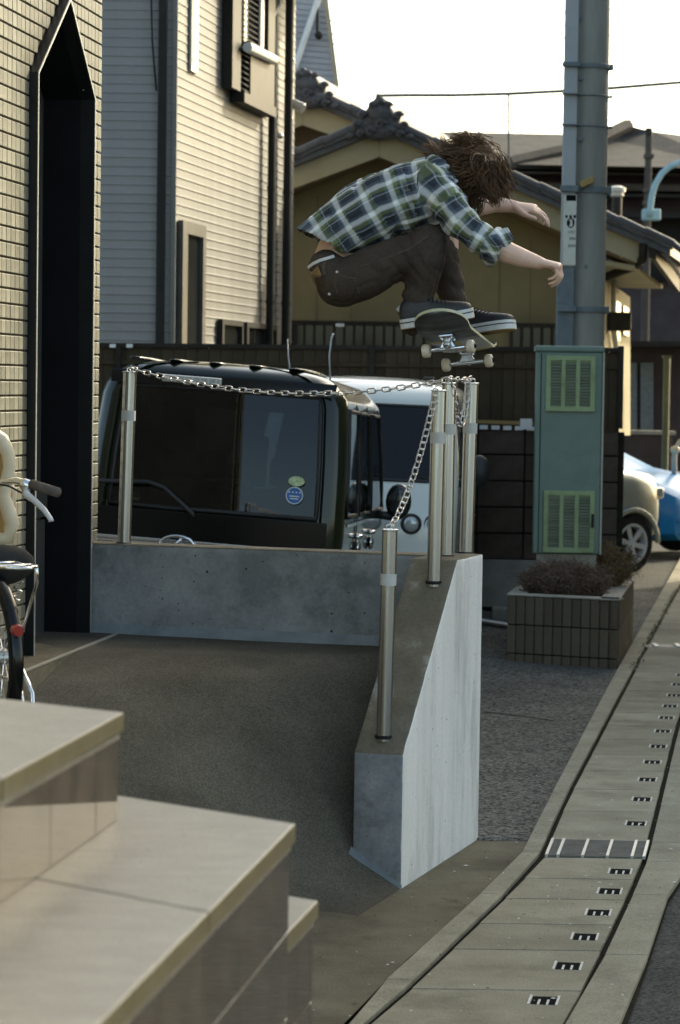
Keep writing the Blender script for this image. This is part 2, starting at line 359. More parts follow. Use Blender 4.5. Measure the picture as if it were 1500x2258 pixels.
# gutter bed
gy=[2.0,5.0,6.5,7.3,8.4,9.4,10.15,10.75,11.5,14,18,24,30,45]
mb=MB(); vs=[]
for y in gy: vs += [V((interp(LCURB,y),y,.002)), V((interp(RCURB,y),y,.002))]
mb.add(vs,[(2*i,2*i+1,2*i+3,2*i+2) for i in range(len(gy)-1)]); gut=mb.build('gutter_bed','joint',kind='structure')
pav=bpy.data.objects.new('gutter_pavement',None); C.objects.link(pav); pav['kind']='structure'
def slab(name, xl0,xr0,xl1,xr1,y0,y1,m,z1=.022,parent=pav,dy0=0,dy1=0):
    mb=MB(); mb.prism([(xl0,y0+dy0,.003),(xr0,y0+dy1,.003),(xr1,y1+dy1,.003),(xl1,y1+dy0,.003)],(0,0,z1-.003))
    o=mb.build(name,m,parent,bevel=.004); return o
def between(ta,tb,y0,y1,name,m,g=.012,gy_=.004,tilt=0,lift=0,):
    return slab(name,interp(ta,y0)+g,interp(tb,y0)-g,interp(ta,y1)+g,interp(tb,y1)-g,y0+gy_,y1-gy_,m,.022+lift)
jp=[2300,2200,2110,2052,1996,1950,1903]
jf=[1865,1799,1750,1708,1672,1638,1606,1578,1553,1529,1507,1486]
holes={2222:0,2145:0,2080:0,2026:0,1978:0,1934:0,1827:0,1773:0,1729:0,1690:0,1655:0,1621:0,1591:0,1565:0,1541:0,1517:0,1496:0}
holepx={2222:1200,2145:1253,2080:1290,2026:1320,1978:1345,1934:1368,1827:1403,1773:1416,1729:1428,1690:1439,1655:1452,1621:1462,1591:1470,1565:1478,1541:1487,1517:1497,1496:1506}
mbd=MB()
def slots(lid,py,px):
    p=onz(px,py); d=V((.17,.985,0)).normalized(); r=V((.985,-.10,0)).normalized()
    w_,h_=.078,.100
    mb=MB(); mb.obox(p-r*w_/2-d*h_/2+V((0,0,.019)),r*w_,d*h_,V((0,0,.0045))); mb.build('slot','ink',lid)
    mb=MB()
    for k,(x,l) in enumerate(((-w_/2-.010,h_+.02),(-.018,h_*.62),(.010,h_*.62),(w_/2,h_+.02))):
        mb.obox(p+r*x-d*(h_/2+.010)+V((0,0,.020)),r*.007,d*l,V((0,0,.006)))
    mb.build('slot_frame','slot_white',lid)
def lidrow(js):
    for a,b in zip(js,js[1:]):
        y0,y1=ymap(a),ymap(b)
        ym=(y0+y1)/2
        lid=between(LLID,RLID,y0,y1,'gutter_lid','lid',.016,.006)
        # shallow cast groove
        for hy in holepx:
            if b<hy<a: slots(lid,hy,holepx[hy])
lidrow(jp); lidrow(jf)
y=ymap(jf[-1])
k=0
while y<30:
    y1=y+.52; between(LLID,RLID,y,y1,'gutter_lid','lid',.016,.003); y=y1
y=ymap(2300)
while y>3.0:
    y1=y-.42; between(LLID,RLID,y1,y,'gutter_lid','lid',.016,.003); y=y1
# curb slabs
def strip(ta,tb,breaks,g0,name='curb_slab'):
    for y0,y1 in zip(breaks,breaks[1:]): between(ta,tb,y0,y1,name,'curb',g0,.003,lift=.004)
cl=[3,4.2,5.4,6.6]+[ymap(q) for q in (2182,1988,1892)]+[ymap(1892)+.62,ymap(1800)+.7,ymap(1655),ymap(1655)+.62,ymap(1655)+1.25,ymap(1655)+1.9,ymap(1485),18.5,20,22,24,26,28,30]
cl=sorted(set(round(q,3) for q in cl)); strip(LCURB,LLID,cl,.008)
strip(RLID,RCURB,[3,4.3,5.5,6.7,ymap(2120),ymap(1985),ymap(1911),ymap(1868),ymap(1785),ymap(1700),13.4,14.6,15.8,17,18.2,20,22,24,26,28,30],.008)
# steel grate
gr=thing('drain_grate','flat steel bar grate set across the gutter lids',"drain grate",(1.05,10.3,0))
g0,g1=ymap(1902),ymap(1867)
def gp(s,t,z=.016): y=lerp(g0,g1,t); return V((lerp(interp(LLID,y)+.02,interp(RLID,y)-.01,s),y+ (-.02)*s+.012,z))
bars=MB()
for i in range(15):
    t=i/14; bars.obox(gp(0,t),gp(1,t)-gp(0,t),V((0,.0075,0)),V((0,0,.012)))
bars.build('grate_bars','grate_dark',gr,kind='stuff').location=-gr.location
for s in (0,.115,.365,.615,.865,.985):
    mb=MB(); mb.obox(gp(s,-.02,.018),gp(s,1.03,.018)-gp(s,-.02,.018),V((.012,0,0)),V((0,0,.014))); mb.build('cross_bar','alu',gr).location=-gr.location
# far grate
gr2=thing('drain_grate','small pale far drain grate beside the planter end','drain grate',(2.45,18.7,0))
for i in range(4):
    mb=MB(); mb.box((2.44+i*.17-.6+.55,18.72+.02*i,.028),(.035,.22,.012)); mb.build('cross_bar','alu',gr2).location=-gr2.location
mb=MB(); mb.box((2.67,18.74,.018),(.72,.24,.012)); mb.build('plate','grate_dark',gr2).location=-gr2.location
# ================================================================== ramp
ZT=1.235
BW=F0-U*.15          # back wall front face passes here
sb=lambda p:(V((p[0],p[1],0))-BW).dot(U)     # distance behind (-) the back wall face
def rampz(d):        # d: distance in front of the wall face, already scaled
    return interp([(-.2,.835),(0,.835),(.22,.825),(.36,.765),(.60,.50),(.90,.175),(1.0,.125),(1.15,.07),(1.35,.02),(1.55,-.006),(3,-.03)],d)
def rampk(wv): return 1.0+3.0*min(1.35,max(0,-(wv+.2)/1.4))
def ramp_at(x,y):
    p=V((x,y,0))-BW; wv=p.dot(W); z=rampz(-p.dot(U)/rampk(wv)); return z*min(1,max(-.05,-wv/.2)) if wv>-.2 else z
mb=MB()
def rfn(u,v):
    wv=-.004-v*4.8; p=BW+W*wv-U*(1.60*(1-u)*rampk(wv))
    return V((p.x,p.y,ramp_at(p.x,p.y)+.004*mnoise.noise(V((p.x*3,p.y*3,0)))))
mb.grid(rfn,70,90); mb.build('ramp','asphalt_ramp',smooth=True,kind='structure')
# ================================================================== concrete walls
def rough_slab(me,parent,mats):
    bm=bmesh.new(); bm.from_mesh(me); bmesh.ops.bevel(bm,geom=bm.edges[:],offset=.007,segments=2,affect='EDGES',profile=.5)
    bb=[v.co.copy() for v in bm.verts]
    for ax,st in ((U,.03),(V((0,0,1)),.03),(W,.03)):
        lo=min(p.dot(ax) for p in bb); hi=max(p.dot(ax) for p in bb); k=int((hi-lo)/st)
        for i in range(1,k): bmesh.ops.bisect_plane(bm,geom=bm.verts[:]+bm.edges[:]+bm.faces[:],plane_co=ax*(lo+(hi-lo)*i/k),plane_no=ax,dist=1e-5)
    bm.normal_update()
    nl=[(v,v.normal.copy()) for v in bm.verts]
    for v,n in nl:
        c=v.co.copy(); edge=1-max(abs(n.dot(W)),abs(n.z),abs(n.dot(U)))
        f=.0010*mnoise.noise(c*9)
        if edge>.06 and n.z<.95: f-=.012*max(0,mnoise.noise(c*15+V((3,1,5)))-.22)
        v.co=c+n*f
    for f in bm.faces: f.material_index=1 if f.normal.dot(W)>.7 else (2 if f.normal.z>.35 else 0); f.smooth=True  # right face takes the lighter concrete with its lit look painted in
    nm=bpy.data.meshes.new('wall_slab'); bm.to_mesh(nm); bm.free()
    for q in mats: nm.materials.append(M[q])
    sharp(nm,30)
    return inst('wall_slab',nm,parent)
cw=thing('concrete_wall','pale concrete retaining wall with sloped top carrying steel bollards','wall',(N0.x,N0.y,0))
nR=W.copy()
kink=onp(1009,1257,N0,nR); kt=(kink-N0).dot(U)
FT=(F0-N0).dot(U)
NZ=.522
def wp(t,z,k): p=N0+U*t-W*(.2*k); p.z=z; return p-cw.location
prof=[(0,-.05),(FT,-.05),(FT,ZT),(kt,ZT),(0,NZ)]
vs=[wp(t,z,0) for t,z in prof]+[wp(t,z,1) for t,z in prof]
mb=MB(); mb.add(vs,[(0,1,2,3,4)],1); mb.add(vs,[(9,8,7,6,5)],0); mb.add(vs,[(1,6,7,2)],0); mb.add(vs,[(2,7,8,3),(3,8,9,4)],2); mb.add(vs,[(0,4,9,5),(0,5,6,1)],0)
bm_=bmesh.new(); me=mb.mesh('wall_slab',['concrete_grey','concrete_white_lit','concrete_top']); bm_.from_mesh(me); bmesh.ops.remove_doubles(bm_,verts=bm_.verts,dist=1e-5); bmesh.ops.recalc_face_normals(bm_,faces=bm_.faces); bm_.to_mesh(me); bm_.free()
o=rough_slab(me,cw,('concrete_grey','concrete_white_lit','concrete_top'))
# mortar fillet at the foot of the front face
mb=MB(); mb.add([wp(.01,-.03,0),wp(-.022,-.03,0),wp(-.024,.118,1.06),wp(.01,.118,1.06),wp(.01,.016,0),wp(-.006,.014,0),wp(-.008,.150,1.03),wp(.01,.150,1.03)],[(0,1,2,3),(4,5,6,7),(0,1,5,4),(1,2,6,5),(2,3,7,6),(0,3,7,4)]); mb.build('mortar_fillet','mortar_blue',cw)
bw=thing('back_wall','low blue grey concrete wall behind the ramp, stained along its top','wall',(BW.x,BW.y,0))
LEN=1.92
mb=MB(); p0=BW-W*.2-W*.001; p0.z=-.05
mb.obox(p0-W*LEN-bw.location,W*LEN,U*.149,V((0,0,ZT+.05-.002)))
me=mb.mesh('wall_slab',['concrete_grey','concrete_top']); 
for f in me.polygons:
    if f.normal.z>.9: f.material_index=1
o=rough_slab(me,bw,('concrete_grey','concrete_grey','concrete_top'))
mb=MB(); mb.prism([V((0,0,0)),V((0,0,.055)),-U*.035],W*(LEN-.05)); 
o=mb.build('mortar_fillet','mortar_blue',bw); o.location=(BW-W*(.2+LEN-.04)-U*.001)-bw.location+V((0,0,.822))
# ================================================================== bollards + chains
def bollard(base,top,label,r=.0302,tape=.17):
    base=V(base); top=V(top); ax=(top-base); L=ax.length
    t=thing('bollard',label,'bollard',base,group='steel chain bollards')
    ax.normalize()
    mb=MB(); mb.lathe(V((0,0,0)),ax,[(r,-.02),(r,L-.004),(r-.004,L)],28); mb.build('post','steel',t,smooth=35)
    mb=MB(); mb.lathe(ax*(L-.001),ax,[(r+.004,0),(r+.004,.004),(r-.002,.0065)],28); mb.build('cap','steel',t,smooth=35)
    mb=MB(); mb.lathe(ax*(L-tape-.045),ax,[(r+.0012,0),(r+.0012,.045)],28,cap=False); mb.build('tape_band','tape',t,smooth=True)
    mb=MB(); h=L+.006; mb.tube([ax*h+V((-.014,0,0)),ax*(h+.012)+V((-.014,0,0)),ax*(h+.016)+V((0,0,0)),ax*(h+.012)+V((.014,0,0)),ax*h+V((.014,0,0))],.003,8); mb.build('hook','chain_steel',t,smooth=True)
    mb=MB(); mb.lathe(V((0,0,.0)),ax,[(r+.001,-.01),(r+.006,.0),(r+.001,.004)],24,cap=False); mb.build('weld_ring','rubber',t,smooth=True)
    return top+ax*.018
def onwall(px,py,off=.1):      # point on the wall's top centre line region
    pl=N0-W*off; return onp(px,py,pl,W)
def onU(t,k): p=N0+U*t-W*(.2*k); return p
b1=onwall(846,1648,.1); tb1=at(860,1169,b1.y+.0)
b2=onp(957,1279,N0-W*.075,W); tb2=at(968,862,b2.y)
b3=onp(983,1244,N0-W*.115,W); tb3=at(990,846,b3.y)
b4=onp(1028,1215,N0-W*.09,W); tb4=at(1040,846,b4.y)
pl=BW-W*.5+U*.075
b5=onp(274,1188,BW+U*.06,U); tb5=at(287,821,b5.y)
for b_,zz in ((b2,None),): pass
b3.z=b4.z=ZT; b5.z=ZT-.002
b1.z=lerp(NZ,ZT,max(0,(b1-N0).dot(U))/kt)
b2.z=min(ZT,lerp(NZ,ZT,(b2-N0).dot(U)/kt))
h1=bollard(b1,tb1,'steel bollard on the low front end of the sloped wall')
h2=bollard(b2,tb2,'thick steel bollard where the slope meets the level wall top')
h3=bollard(b3,tb3,'steel bollard half hidden behind the bollard at the top of the slope')
h4=bollard(b4,tb4,'steel bollard at the far right end of the wall top')
h5=bollard(b5,tb5,'steel bollard at the left end of the low back wall')
LK_L,LK_W,LK_R=.040,.0105,.0033
lk=MB(); pts=[]
for i in range(16):
    a=2*math.pi*i/16; x=math.cos(a)*LK_W; y=math.sin(a)*LK_W
    pts.append(V((x,y+(1 if y>0 else -1)*(LK_L/2-LK_W),0)))
lk.tube(pts,LK_R,7,closed=True); link_me=lk.mesh('link','chain_steel',True)
def chain(a,b,sag,label,pitch=.0335):
    a,b=V(a),V(b); ch=thing('chain',label,'chain',a,group='chains between the bollards')
    def P(t): p=a.lerp(b,t); p.z-=sag*4*t*(1-t); return p
    fine=[P(i/400) for i in range(401)]; L=sum((q-p).length for p,q in zip(fine,fine[1:])); n=int(L/pitch); seg=L/n
    acc=0; out=[fine[0]]
    for p,q in zip(fine,fine[1:]):
        d=(q-p).length
        while acc+d>=seg*len(out) and len(out)<=n: out.append(p.lerp(q,(seg*len(out)-acc)/d))
        acc+=d
    if len(out)<n+1: out.append(fine[-1])
    for i in range(len(out)-1):
        c=(out[i]+out[i+1])/2; t=(out[i+1]-out[i]).normalized()
        up=V((0,-.3,1)) if i%2 else V((0,-1,-.3))
        up=(up-t*up.dot(t)).normalized(); s=t.cross(up)
        R=Matrix((s,t,up)).transposed()@Matrix.Rotation(random.uniform(-.35,.35),3,'Y')
        o=inst('link',link_me,ch,c-a); o.rotation_euler=R.to_euler()
    return ch
chain(h5,h3,.085,'long sagging chain from the left bollard across the back wall')
chain(h1+V((.005,-.005,0)),h2+V((-.012,-.035,-.01)),.075,'steep chain rising from the front bollard beside the slope')
chain(h3+V((.02,-.04,-.0)),h4+V((-.015,-.035,0)),.20,'short looped chain hanging between the two far bollards')
chain(h3+V((.0,.01,.004)),h4+V((0,.01,.004)),.006,'short taut chain stretched between the two far bollard caps')
# ================================================================== tiled building
TE=at(215,842,11.32); TE.z=0
TD=V((math.sin(math.radians(8.6)),math.cos(math.radians(8.6)),0)); TN=V((TD.y,-TD.x,0))   # along (away), outward
def tw(s,z,d=0): p=TE-TD*s+TN*d; return V((p.x,p.y,z))
tb=thing('tiled_building','building wall faced with small beige tiles and a black pointed doorway','building',tw(0,0))
TO=tb.location.copy()
S0,S1=.263,1.171; ZB=.80; ZS=3.19; ZA=3.55; SA=.69
def inside(s,z,g=0):
    if not (S0-g<s<S1+g): return False
    top=lerp(ZS,ZA,(s-S0)/(SA-S0)) if s<SA else lerp(ZA,ZS,(s-SA)/(S1-SA))
    return z<top+g*1.3
RP,CP=.0605,.0625
# backing wall with the doorway opening
outl=[(-.0,-.1),(S0,-.1),(S0,ZS),(SA,ZA),(S1,ZS),(S1,-.1),(4.5,-.1),(4.5,7.5),(0,7.5)]
mb=MB(); d=.35
# front face built from quads around the doorway
cells=[[(0,-.1),(S0,-.1),(S0,ZS),(0,ZS)],[(0,ZS),(S0,ZS),(SA,ZA),(0,ZA)],[(0,ZA),(SA,ZA),(SA,7.5),(0,7.5)],[(SA,ZA),(4.5,ZA),(4.5,7.5),(SA,7.5)],[(SA,ZA),(S1,ZS),(4.5,ZS),(4.5,ZA)],[(S1,-.1),(4.5,-.1),(4.5,ZS),(S1,ZS)]]
for c in cells: mb.add([tw(s,z)-TO for s,z in c],[tuple(range(len(c)))])
mb.build('wall','grout',tb)
mb=MB(); mb.add([tw(0,-.1)-TO,tw(0,7.5)-TO,tw(0,7.5,-6)-TO,tw(0,-.1,-6)-TO],[(0,1,2,3)]); mb.build('end_wall','end_grey',tb)
tile=MB(); tile.box((0,0,0),(CP-.0035,.010,RP-.008)); tm=tile.mesh('tile','wall_tile')
bmm=bmesh.new(); bmm.from_mesh(tm); bmesh.ops.bevel(bmm,geom=bmm.edges[:],offset=.0022,segments=1,affect='EDGES'); bmm.to_mesh(tm); bmm.free()
rzz=math.atan2(-TD.y,-TD.x)
tl=[]
for r in range(int((6.0-.86)/RP)+1):
    z=1.225+RP*(r-6)+RP/2
    if z<.9 : continue
    for c in range(71):
        s=CP*(c+.5)
        if inside(s,z,.03): continue
        if z<1.22 and s<S0: continue
        tl.append((s,z))
random.shuffle(tl); tl.sort(key=lambda q:(q[1]>3.9 or q[0]>1.66,-q[0]))
near,rest=tl[:300],tl[300:]
for s,z in near:
    o=inst('tile',tm,tb,tw(s,z,.002+random.uniform(0,.0012))-TO); o.rotation_euler=(random.uniform(-.012,.012),0,rzz+random.uniform(-.012,.012))
mb=MB()
base=[v.co.copy() for v in tm.vertices]; fs=[tuple(p.vertices) for p in tm.polygons]
for s,z in rest:
    R=Matrix.Rotation(rzz+random.uniform(-.012,.012),3,'Z'); q=tw(s,z,.002+random.uniform(0,.0012))-TO
    mb.add([R@v+q for v in base],fs)
mb.build('tiles','wall_tile',tb,kind='stuff')
# plinth, floor sill
mb=MB(); mb.obox(tw(0,.6,.0)-TO,tw(S0-.005,.6)-tw(0,.6),TN*.012,V((0,0,.63))); mb.build('plinth','plinth',tb,bevel=.003)
# black portal frame
def ringpoly(off): return [(S0-off,ZB),(S0-off,ZS+off*.4),(SA,ZA+off*1.5),(S1+off,ZS+off*.4),(S1+off,ZB)]
fr=MB(); o_,i_=ringpoly(.018),ringpoly(0.0)
for a in range(4):
    q=[o_[a],o_[a+1],i_[a+1],i_[a]]
    P0=[tw(s,z,-.02)-TO for s,z in q]; fr.prism(P0,TN*.062)
portal=fr.build('door_frame','black_metal',tb)
ed=MB()
for a in range(4):
    q=[o_[a],o_[a+1],i_[a+1],i_[a]]
    def mid(p,q_,t): return (lerp(p[0],q_[0],t),lerp(p[1],q_[1],t))
    qq=[mid(o_[a],i_[a],.15),mid(o_[a+1],i_[a+1],.15),mid(o_[a+1],i_[a+1],.8),mid(o_[a],i_[a],.8)]
    ed.prism([tw(s,z,.0425)-TO for s,z in qq],TN*.003)
ed.build('frame_trim','alu',portal)
rv=MB()
dp=-.19
ii=ringpoly(.001)
for a in range(4):
    rv.add([tw(*ii[a],.0)-TO,tw(*ii[a+1],.0)-TO,tw(*ii[a+1],dp)-TO,tw(*ii[a],dp)-TO],[(0,1,2,3)])
rv.build('door_reveal','black_panel',tb)
dr=MB(); dr.prism([tw(s,z,dp+.001)-TO for s,z in ringpoly(.03)],-TN*.03); dr.build('door_leaf','door_grey',tb)
# ledge blocks at the door foot
for k,(z0,z1) in enumerate(((.82,1.34),(1.35,1.47))):
    mb=MB(); mb.obox(tw(S1+.02,z0,dp+.002)-TO,tw(S0+.03,z0)-tw(S1+.02,z0),TN*(.03+.01*k),V((0,0,z1-z0))); mb.build('kick_panel','door_grey',tb,bevel=.004)
mb=MB(); mb.obox(tw(S1+.9,-.05,-.25),tw(S0-.005,.7)-tw(S1+.9,.7),TN*.42,V((0,0,.88))); mb.build('threshold','apron',bevel=.006,kind='structure')
mb=MB(); mb.obox(tw(S1+.8,.831,.155),tw(S0-.01,.831)-tw(S1+.8,.831),TN*.018,V((0,0,.006))); mb.build('threshold_strip','cap_concrete',kind='structure')

mb=MB(); mb.obox(V((-1.62,6.7,-.05)),V((.72,0,0)),V((.1,1.65,0)),V((0,0,.89))); mb.build('porch_slab','apron',bevel=.008,kind='structure')

# hairline seam in the lot and small pale flecks of grit on the pavement
rnd=random.Random(21)
def crack(pts,wd,name='pavement_crack'):
    mb=MB(); vs=[]
    for i in range(len(pts)*8):
        t=i/8.; j=min(len(pts)-2,int(t)); u=min(1,t-j); x=lerp(pts[j][0],pts[j+1][0],u); y=lerp(pts[j][1],pts[j+1][1],u)+.02*mnoise.noise(V((x*9,j,2))); w_=wd*(.5+rnd.random()); z=.0065
        vs+= [V((x,y-w_,z)),V((x,y+w_,z))]
    mb.add(vs,[(2*i,2*i+1,2*i+3,2*i+2) for i in range(len(vs)//2-1)]); mb.build(name,'joint',kind='structure')
a,b=onz(1062,1572),onz(1225,1592); crack([(a.x,a.y),((a.x+b.x)/2,(a.y+b.y)/2+.05),(b.x,b.y)],.012)
a,b,c=onz(972,1985),onz(1010,1990),onz(1030,2004); crack([(a.x,a.y),(b.x,b.y),(c.x,c.y)],.004)
mb=MB()
for i in range(170):
    y=rnd.uniform(7.4,13); x=lerp(interp(LCURB,y)-.5,interp(RCURB,y),rnd.random()); s_=rnd.uniform(.003,.013); zz=.027 if x>interp(LCURB,y) else .003
    a_=rnd.uniform(0,6.28); q=V((math.cos(a_),math.sin(a_),0))*s_; r_=V((-q.y,q.x,0))*rnd.uniform(.2,.5); c=V((x,y,zz)); mb.add([c-q,c+r_,c+q,c-r_+V((0,0,.003))],[(0,1,2,3)])
tag(mb.build('grit','slot_white',kind='stuff'),'pale flecks of grit scattered over the gutter pavement','grit')
# ================================================================== siding house (left)
HC=at(378,850,22.0); HC.z=0
HE=at(640,850,26.8); HE.z=0
HD=(HE-HC); HL=HD.length; HD.normalize(); HN=V((HD.y,-HD.x,0))
hs=thing('siding_house','two storey house with cream and grey lap siding and dark drainpipes','house',HC)
HO=hs.location.copy()
ZTOP=8.4
mb=MB(); p_=[V((0,0,0)),HD*HL,HD*HL+V((-6,1.0,0)),V((-6,0,0))]
mb.prism(p_,V((0,0,ZTOP))); mb.build('wall_core','siding_grey',hs)
pitch=20*22/5500.
def board(o,along,n,L,h):
    mb=MB(); mb.prism([o,o+n*.011,o+n*.011+V((0,0,h*.14)),o+n*.008+V((0,0,h*.20)),o+n*.004+V((0,0,h*.995)),o+V((0,0,h*.995))],along*L); return mb
nb=int(5.6/pitch)
me_r=board(V((0,0,0)),HD,HN,HL,pitch).mesh('siding_board','siding_cream'); me_f=board(V((0,0,0)),V((-1,0,0)),V((0,-1,0)),4.0,pitch).mesh('siding_board','siding_grey')
for k in range(nb):
    z=1.6+k*pitch
    inst('siding_board',me_r,hs,V((0,0,z))+HN*.002+HD*.0); inst('siding_board',me_f,hs,V((0,-.002,z)))
mb=MB(); mb.obox(V((-.02,-.024,0)),V((.045,-.0,0)),V((0,.05,0)),V((0,0,ZTOP))); mb.build('corner_trim','siding_cream',hs)
def hp(px,py,d=0): return onp(px,py,HO+HN*d,HN)-HO
def hq(px0,py0,px1,py1):       # facade rectangle in (along, z)
    a,b=hp(px0,py0),hp(px1,py1); return a.dot(HD),b.dot(HD),min(a.z,b.z),max(a.z,b.z)
def hbox(name,m,a0,a1,z0,z1,d0,d1,parent=hs,bevel=0):
    mb=MB(); mb.obox(HD*a0+HN*d0+V((0,0,z0)),HD*(a1-a0),HN*(d1-d0),V((0,0,z1-z0))); return mb.build(name,m,parent,bevel=bevel)
def window(x0,x1,yt,yb,fw=.06,m='alu',depth=.05,panes=1):
    a0,_,_,_=hq(x0,yt,x0,yt); a1=hp(x1,yt).dot(HD); zt=hp((x0+x1)/2,yt).z; zb=hp((x0+x1)/2,yb).z
    f=hbox('window',m,a0,a1,zt-fw,zt,.018,.018+depth)
    hbox('frame_side',m,a0,a0+fw*1.6,zb,zt-fw-.001,.018,.018+depth,f); hbox('frame_side',m,a1-fw,a1,zb,zt-fw-.001,.018,.018+depth,f)
    hbox('frame_sill',m,a0+fw*1.6,a1-fw,zb-.03,zb,.018,.03+depth,f)
    hbox('pane','window_dark',a0+fw*1.6,a1-fw,zb+.001,zt-fw-.001,.019,.032,f)
    return f
window(388,440,492,775,.11,'door_grey',.05)
window(476,523,706,790,.05,'pipe_dark',.05); window(531,598,714,790,.05,'pipe_dark',.05)
# narrow slit window
a0,a1,z0,z1=hq(413,156,430,-60); s_=hbox('slit_window','alu',a0,a1,z0,z1+.6,.018,.04); hbox('pane','lamp_clear',a0+.04,a1-.06,z0+.05,z1+.6,.041,.046,s_)
# shutter window with louvres
a0=hp(487,0).dot(HD); a1=hp(578,0).dot(HD); zb=hp(530,215).z; zt=5.9
sh=hbox('shutter_window','pipe_dark',a0,a0+.34,zb,zt,.018,.12)
hbox('frame_bottom','pipe_dark',a0+.34,a1,zb-.1,zb,.018,.16,sh); hbox('pane','window_dark',a0+.34,a1,zb,zt,.019,.03,sh); hbox('frame_side','pipe_dark',a1-.3,a1,zb,zt,.031,.14,sh)
la=hp(513,0).dot(HD); lb=hp(541,0).dot(HD)
lv=MB(); lv.prism([V((0,0,0)),HN*.05+V((0,0,-.03)),HN*.055+V((0,0,-.022)),V((0,0,.012))],HD*(lb-la)); lm=lv.mesh('louvre','siding_cream')
k=0
while zb+.04+k*.055<zt: inst('louvre',lm,sh,HD*la+HN*.08+V((0,0,zb+.05+k*.055))); k+=1
hbox('white_strip','white_paint',hp(546,0).dot(HD),hp(553,0).dot(HD),zb+.02,zt,.12,.14,sh)
# balcony rail bar and box
a=hp(546,104,.18); b=hp(604,132,.18)
mb=MB(); mb.tube([a,b],.05,10); mb.build('balcony_rail','white_paint',hs,smooth=35)
hbox('balcony_panel','brown_dark',hp(552,150,.14).dot(HD),hp(598,150,.14).dot(HD),hp(575,236).z,hp(575,122).z,.02,.145)
# drainpipes
def pipe(px,yb,yt,r,d,name='drainpipe',m='pipe_dark'):
    a=hp(px,yb,d); z1=hp(px,yt,d).z; mb=MB(); mb.tube([V((a.x,a.y,a.z)),V((a.x,a.y,z1))],r,10); o=mb.build(name,m,hs,smooth=35)
    z=a.z+.6
    while z<z1:
        mb=MB(); mb.lathe(V((a.x,a.y,z)),(0,0,1),[(r+.006,0),(r+.006,.035)],10); mb.build('bracket',m,o,smooth=35); z+=1.15
    return a,z1
pipe(594,800,-80,.042,.09)
a,z1=pipe(629,800,-10,.045,.10)
top=V((a.x,a.y,z1)); mb=MB(); e=top+HN*.45+V((0,0,.06)); mb.tube([top,top+V((0,0,.06)),top+HN*.12+V((0,0,.12)),e],.045,10); mb.build('gutter_elbow','pipe_dark',hs,smooth=35)
mb=MB(); mb.tube([hp(598,34,.1),hp(612,14,.12),hp(614,-40,.12)],.04,10); mb.build('pipe_offset','siding_cream',hs,smooth=35)
# eaves gutter at the top
mb=MB(); q=HD*HL+HN*.5; mb.obox(V((0,0,z1+.16))+HN*.4-HD*.3,HD*(HL+.6),HN*.14,V((0,0,.11))); mb.build('eaves_gutter','pipe_dark',hs)
mb=MB(); mb.obox(V((-6,-.5,ZTOP-2.15)),V((6.6,0,0)),HD*(HL+.9),V((0,0,.14))); mb.build('roof','pipe_dark',hs)
# front drainpipe and cable
p=at(353,850,22.0)-HO; mb=MB(); mb.box((p.x,-.07,4.6),(.075,.07,7.2)); mb.build('drainpipe','pipe_dark',hs,bevel=.01)
pts=[at(333,-40,21.93),at(336,90,21.93),at(345,200,21.93)]; mb=MB(); mb.tube([q-HO for q in pts],.009,6); mb.build('cable','pipe_dark',hs,smooth=True)
# small wall fittings
for (x,y) in ((642,222),(640,262),(643,132),(618,300)):
    p=hp(x,y,.06) if x<640 else at(x,y,26.7)-HO
    mb=MB(); mb.ell(p,(.035,.05,.03)); mb.build('wall_fitting','alu',hs,smooth=True)
p=at(648,228,26.6)-HO; mb=MB(); mb.lathe(p,V((.8,-.4,-.5)),[(.03,-.05),(.05,0),(.06,.12),(.052,.13)],14); mb.build('camera_lamp','alu',hs,smooth=35)
# ================================================================== blue grey house behind
bh=thing('gable_house','blue grey clad house gable rising behind the tiled roof','house',at(690,850,36))
BO=V((bh.location.x,bh.location.y,0)); bh.location=BO
P=lambda x,y,Y=36:at(x,y,Y)-BO
mb=MB(); mb.prism([P(560,-140),P(702,-140),P(748,222),P(748,330),P(560,330)],V((0,3,0))); mb.build('wall','siding_blue',bh)
k=0
for y in range(-130,300,13):
    xr=interp([(-140,700),(222,745)],y); mb=MB(); mb.prism([P(560,y,35.99),P(xr,y+14,35.99),P(xr,y+25.5,35.99),P(560,y+11.5,35.99)],V((0,-.025,0))); mb.build('siding_board','siding_blue',bh)
mb=MB(); mb.prism([P(700,-140,35.95),P(706,-140,35.95),P(752,222,35.95),P(745,222,35.95)],V((0,-.06,0))); mb.build('verge_trim','barge',bh)
mb=MB(); mb.tube([P(722,-60,35.8),P(650,150,35.8)],.045,8); mb.build('downpipe','white_paint',bh,smooth=35)
mb=MB(); mb.tube([P(699,-60,35.8),P(700,70,35.8)],.022,8); mb.ell(P(703,78,35.8),(.06,.06,.06)); mb.build('wall_lamp','pipe_dark',bh,smooth=35)
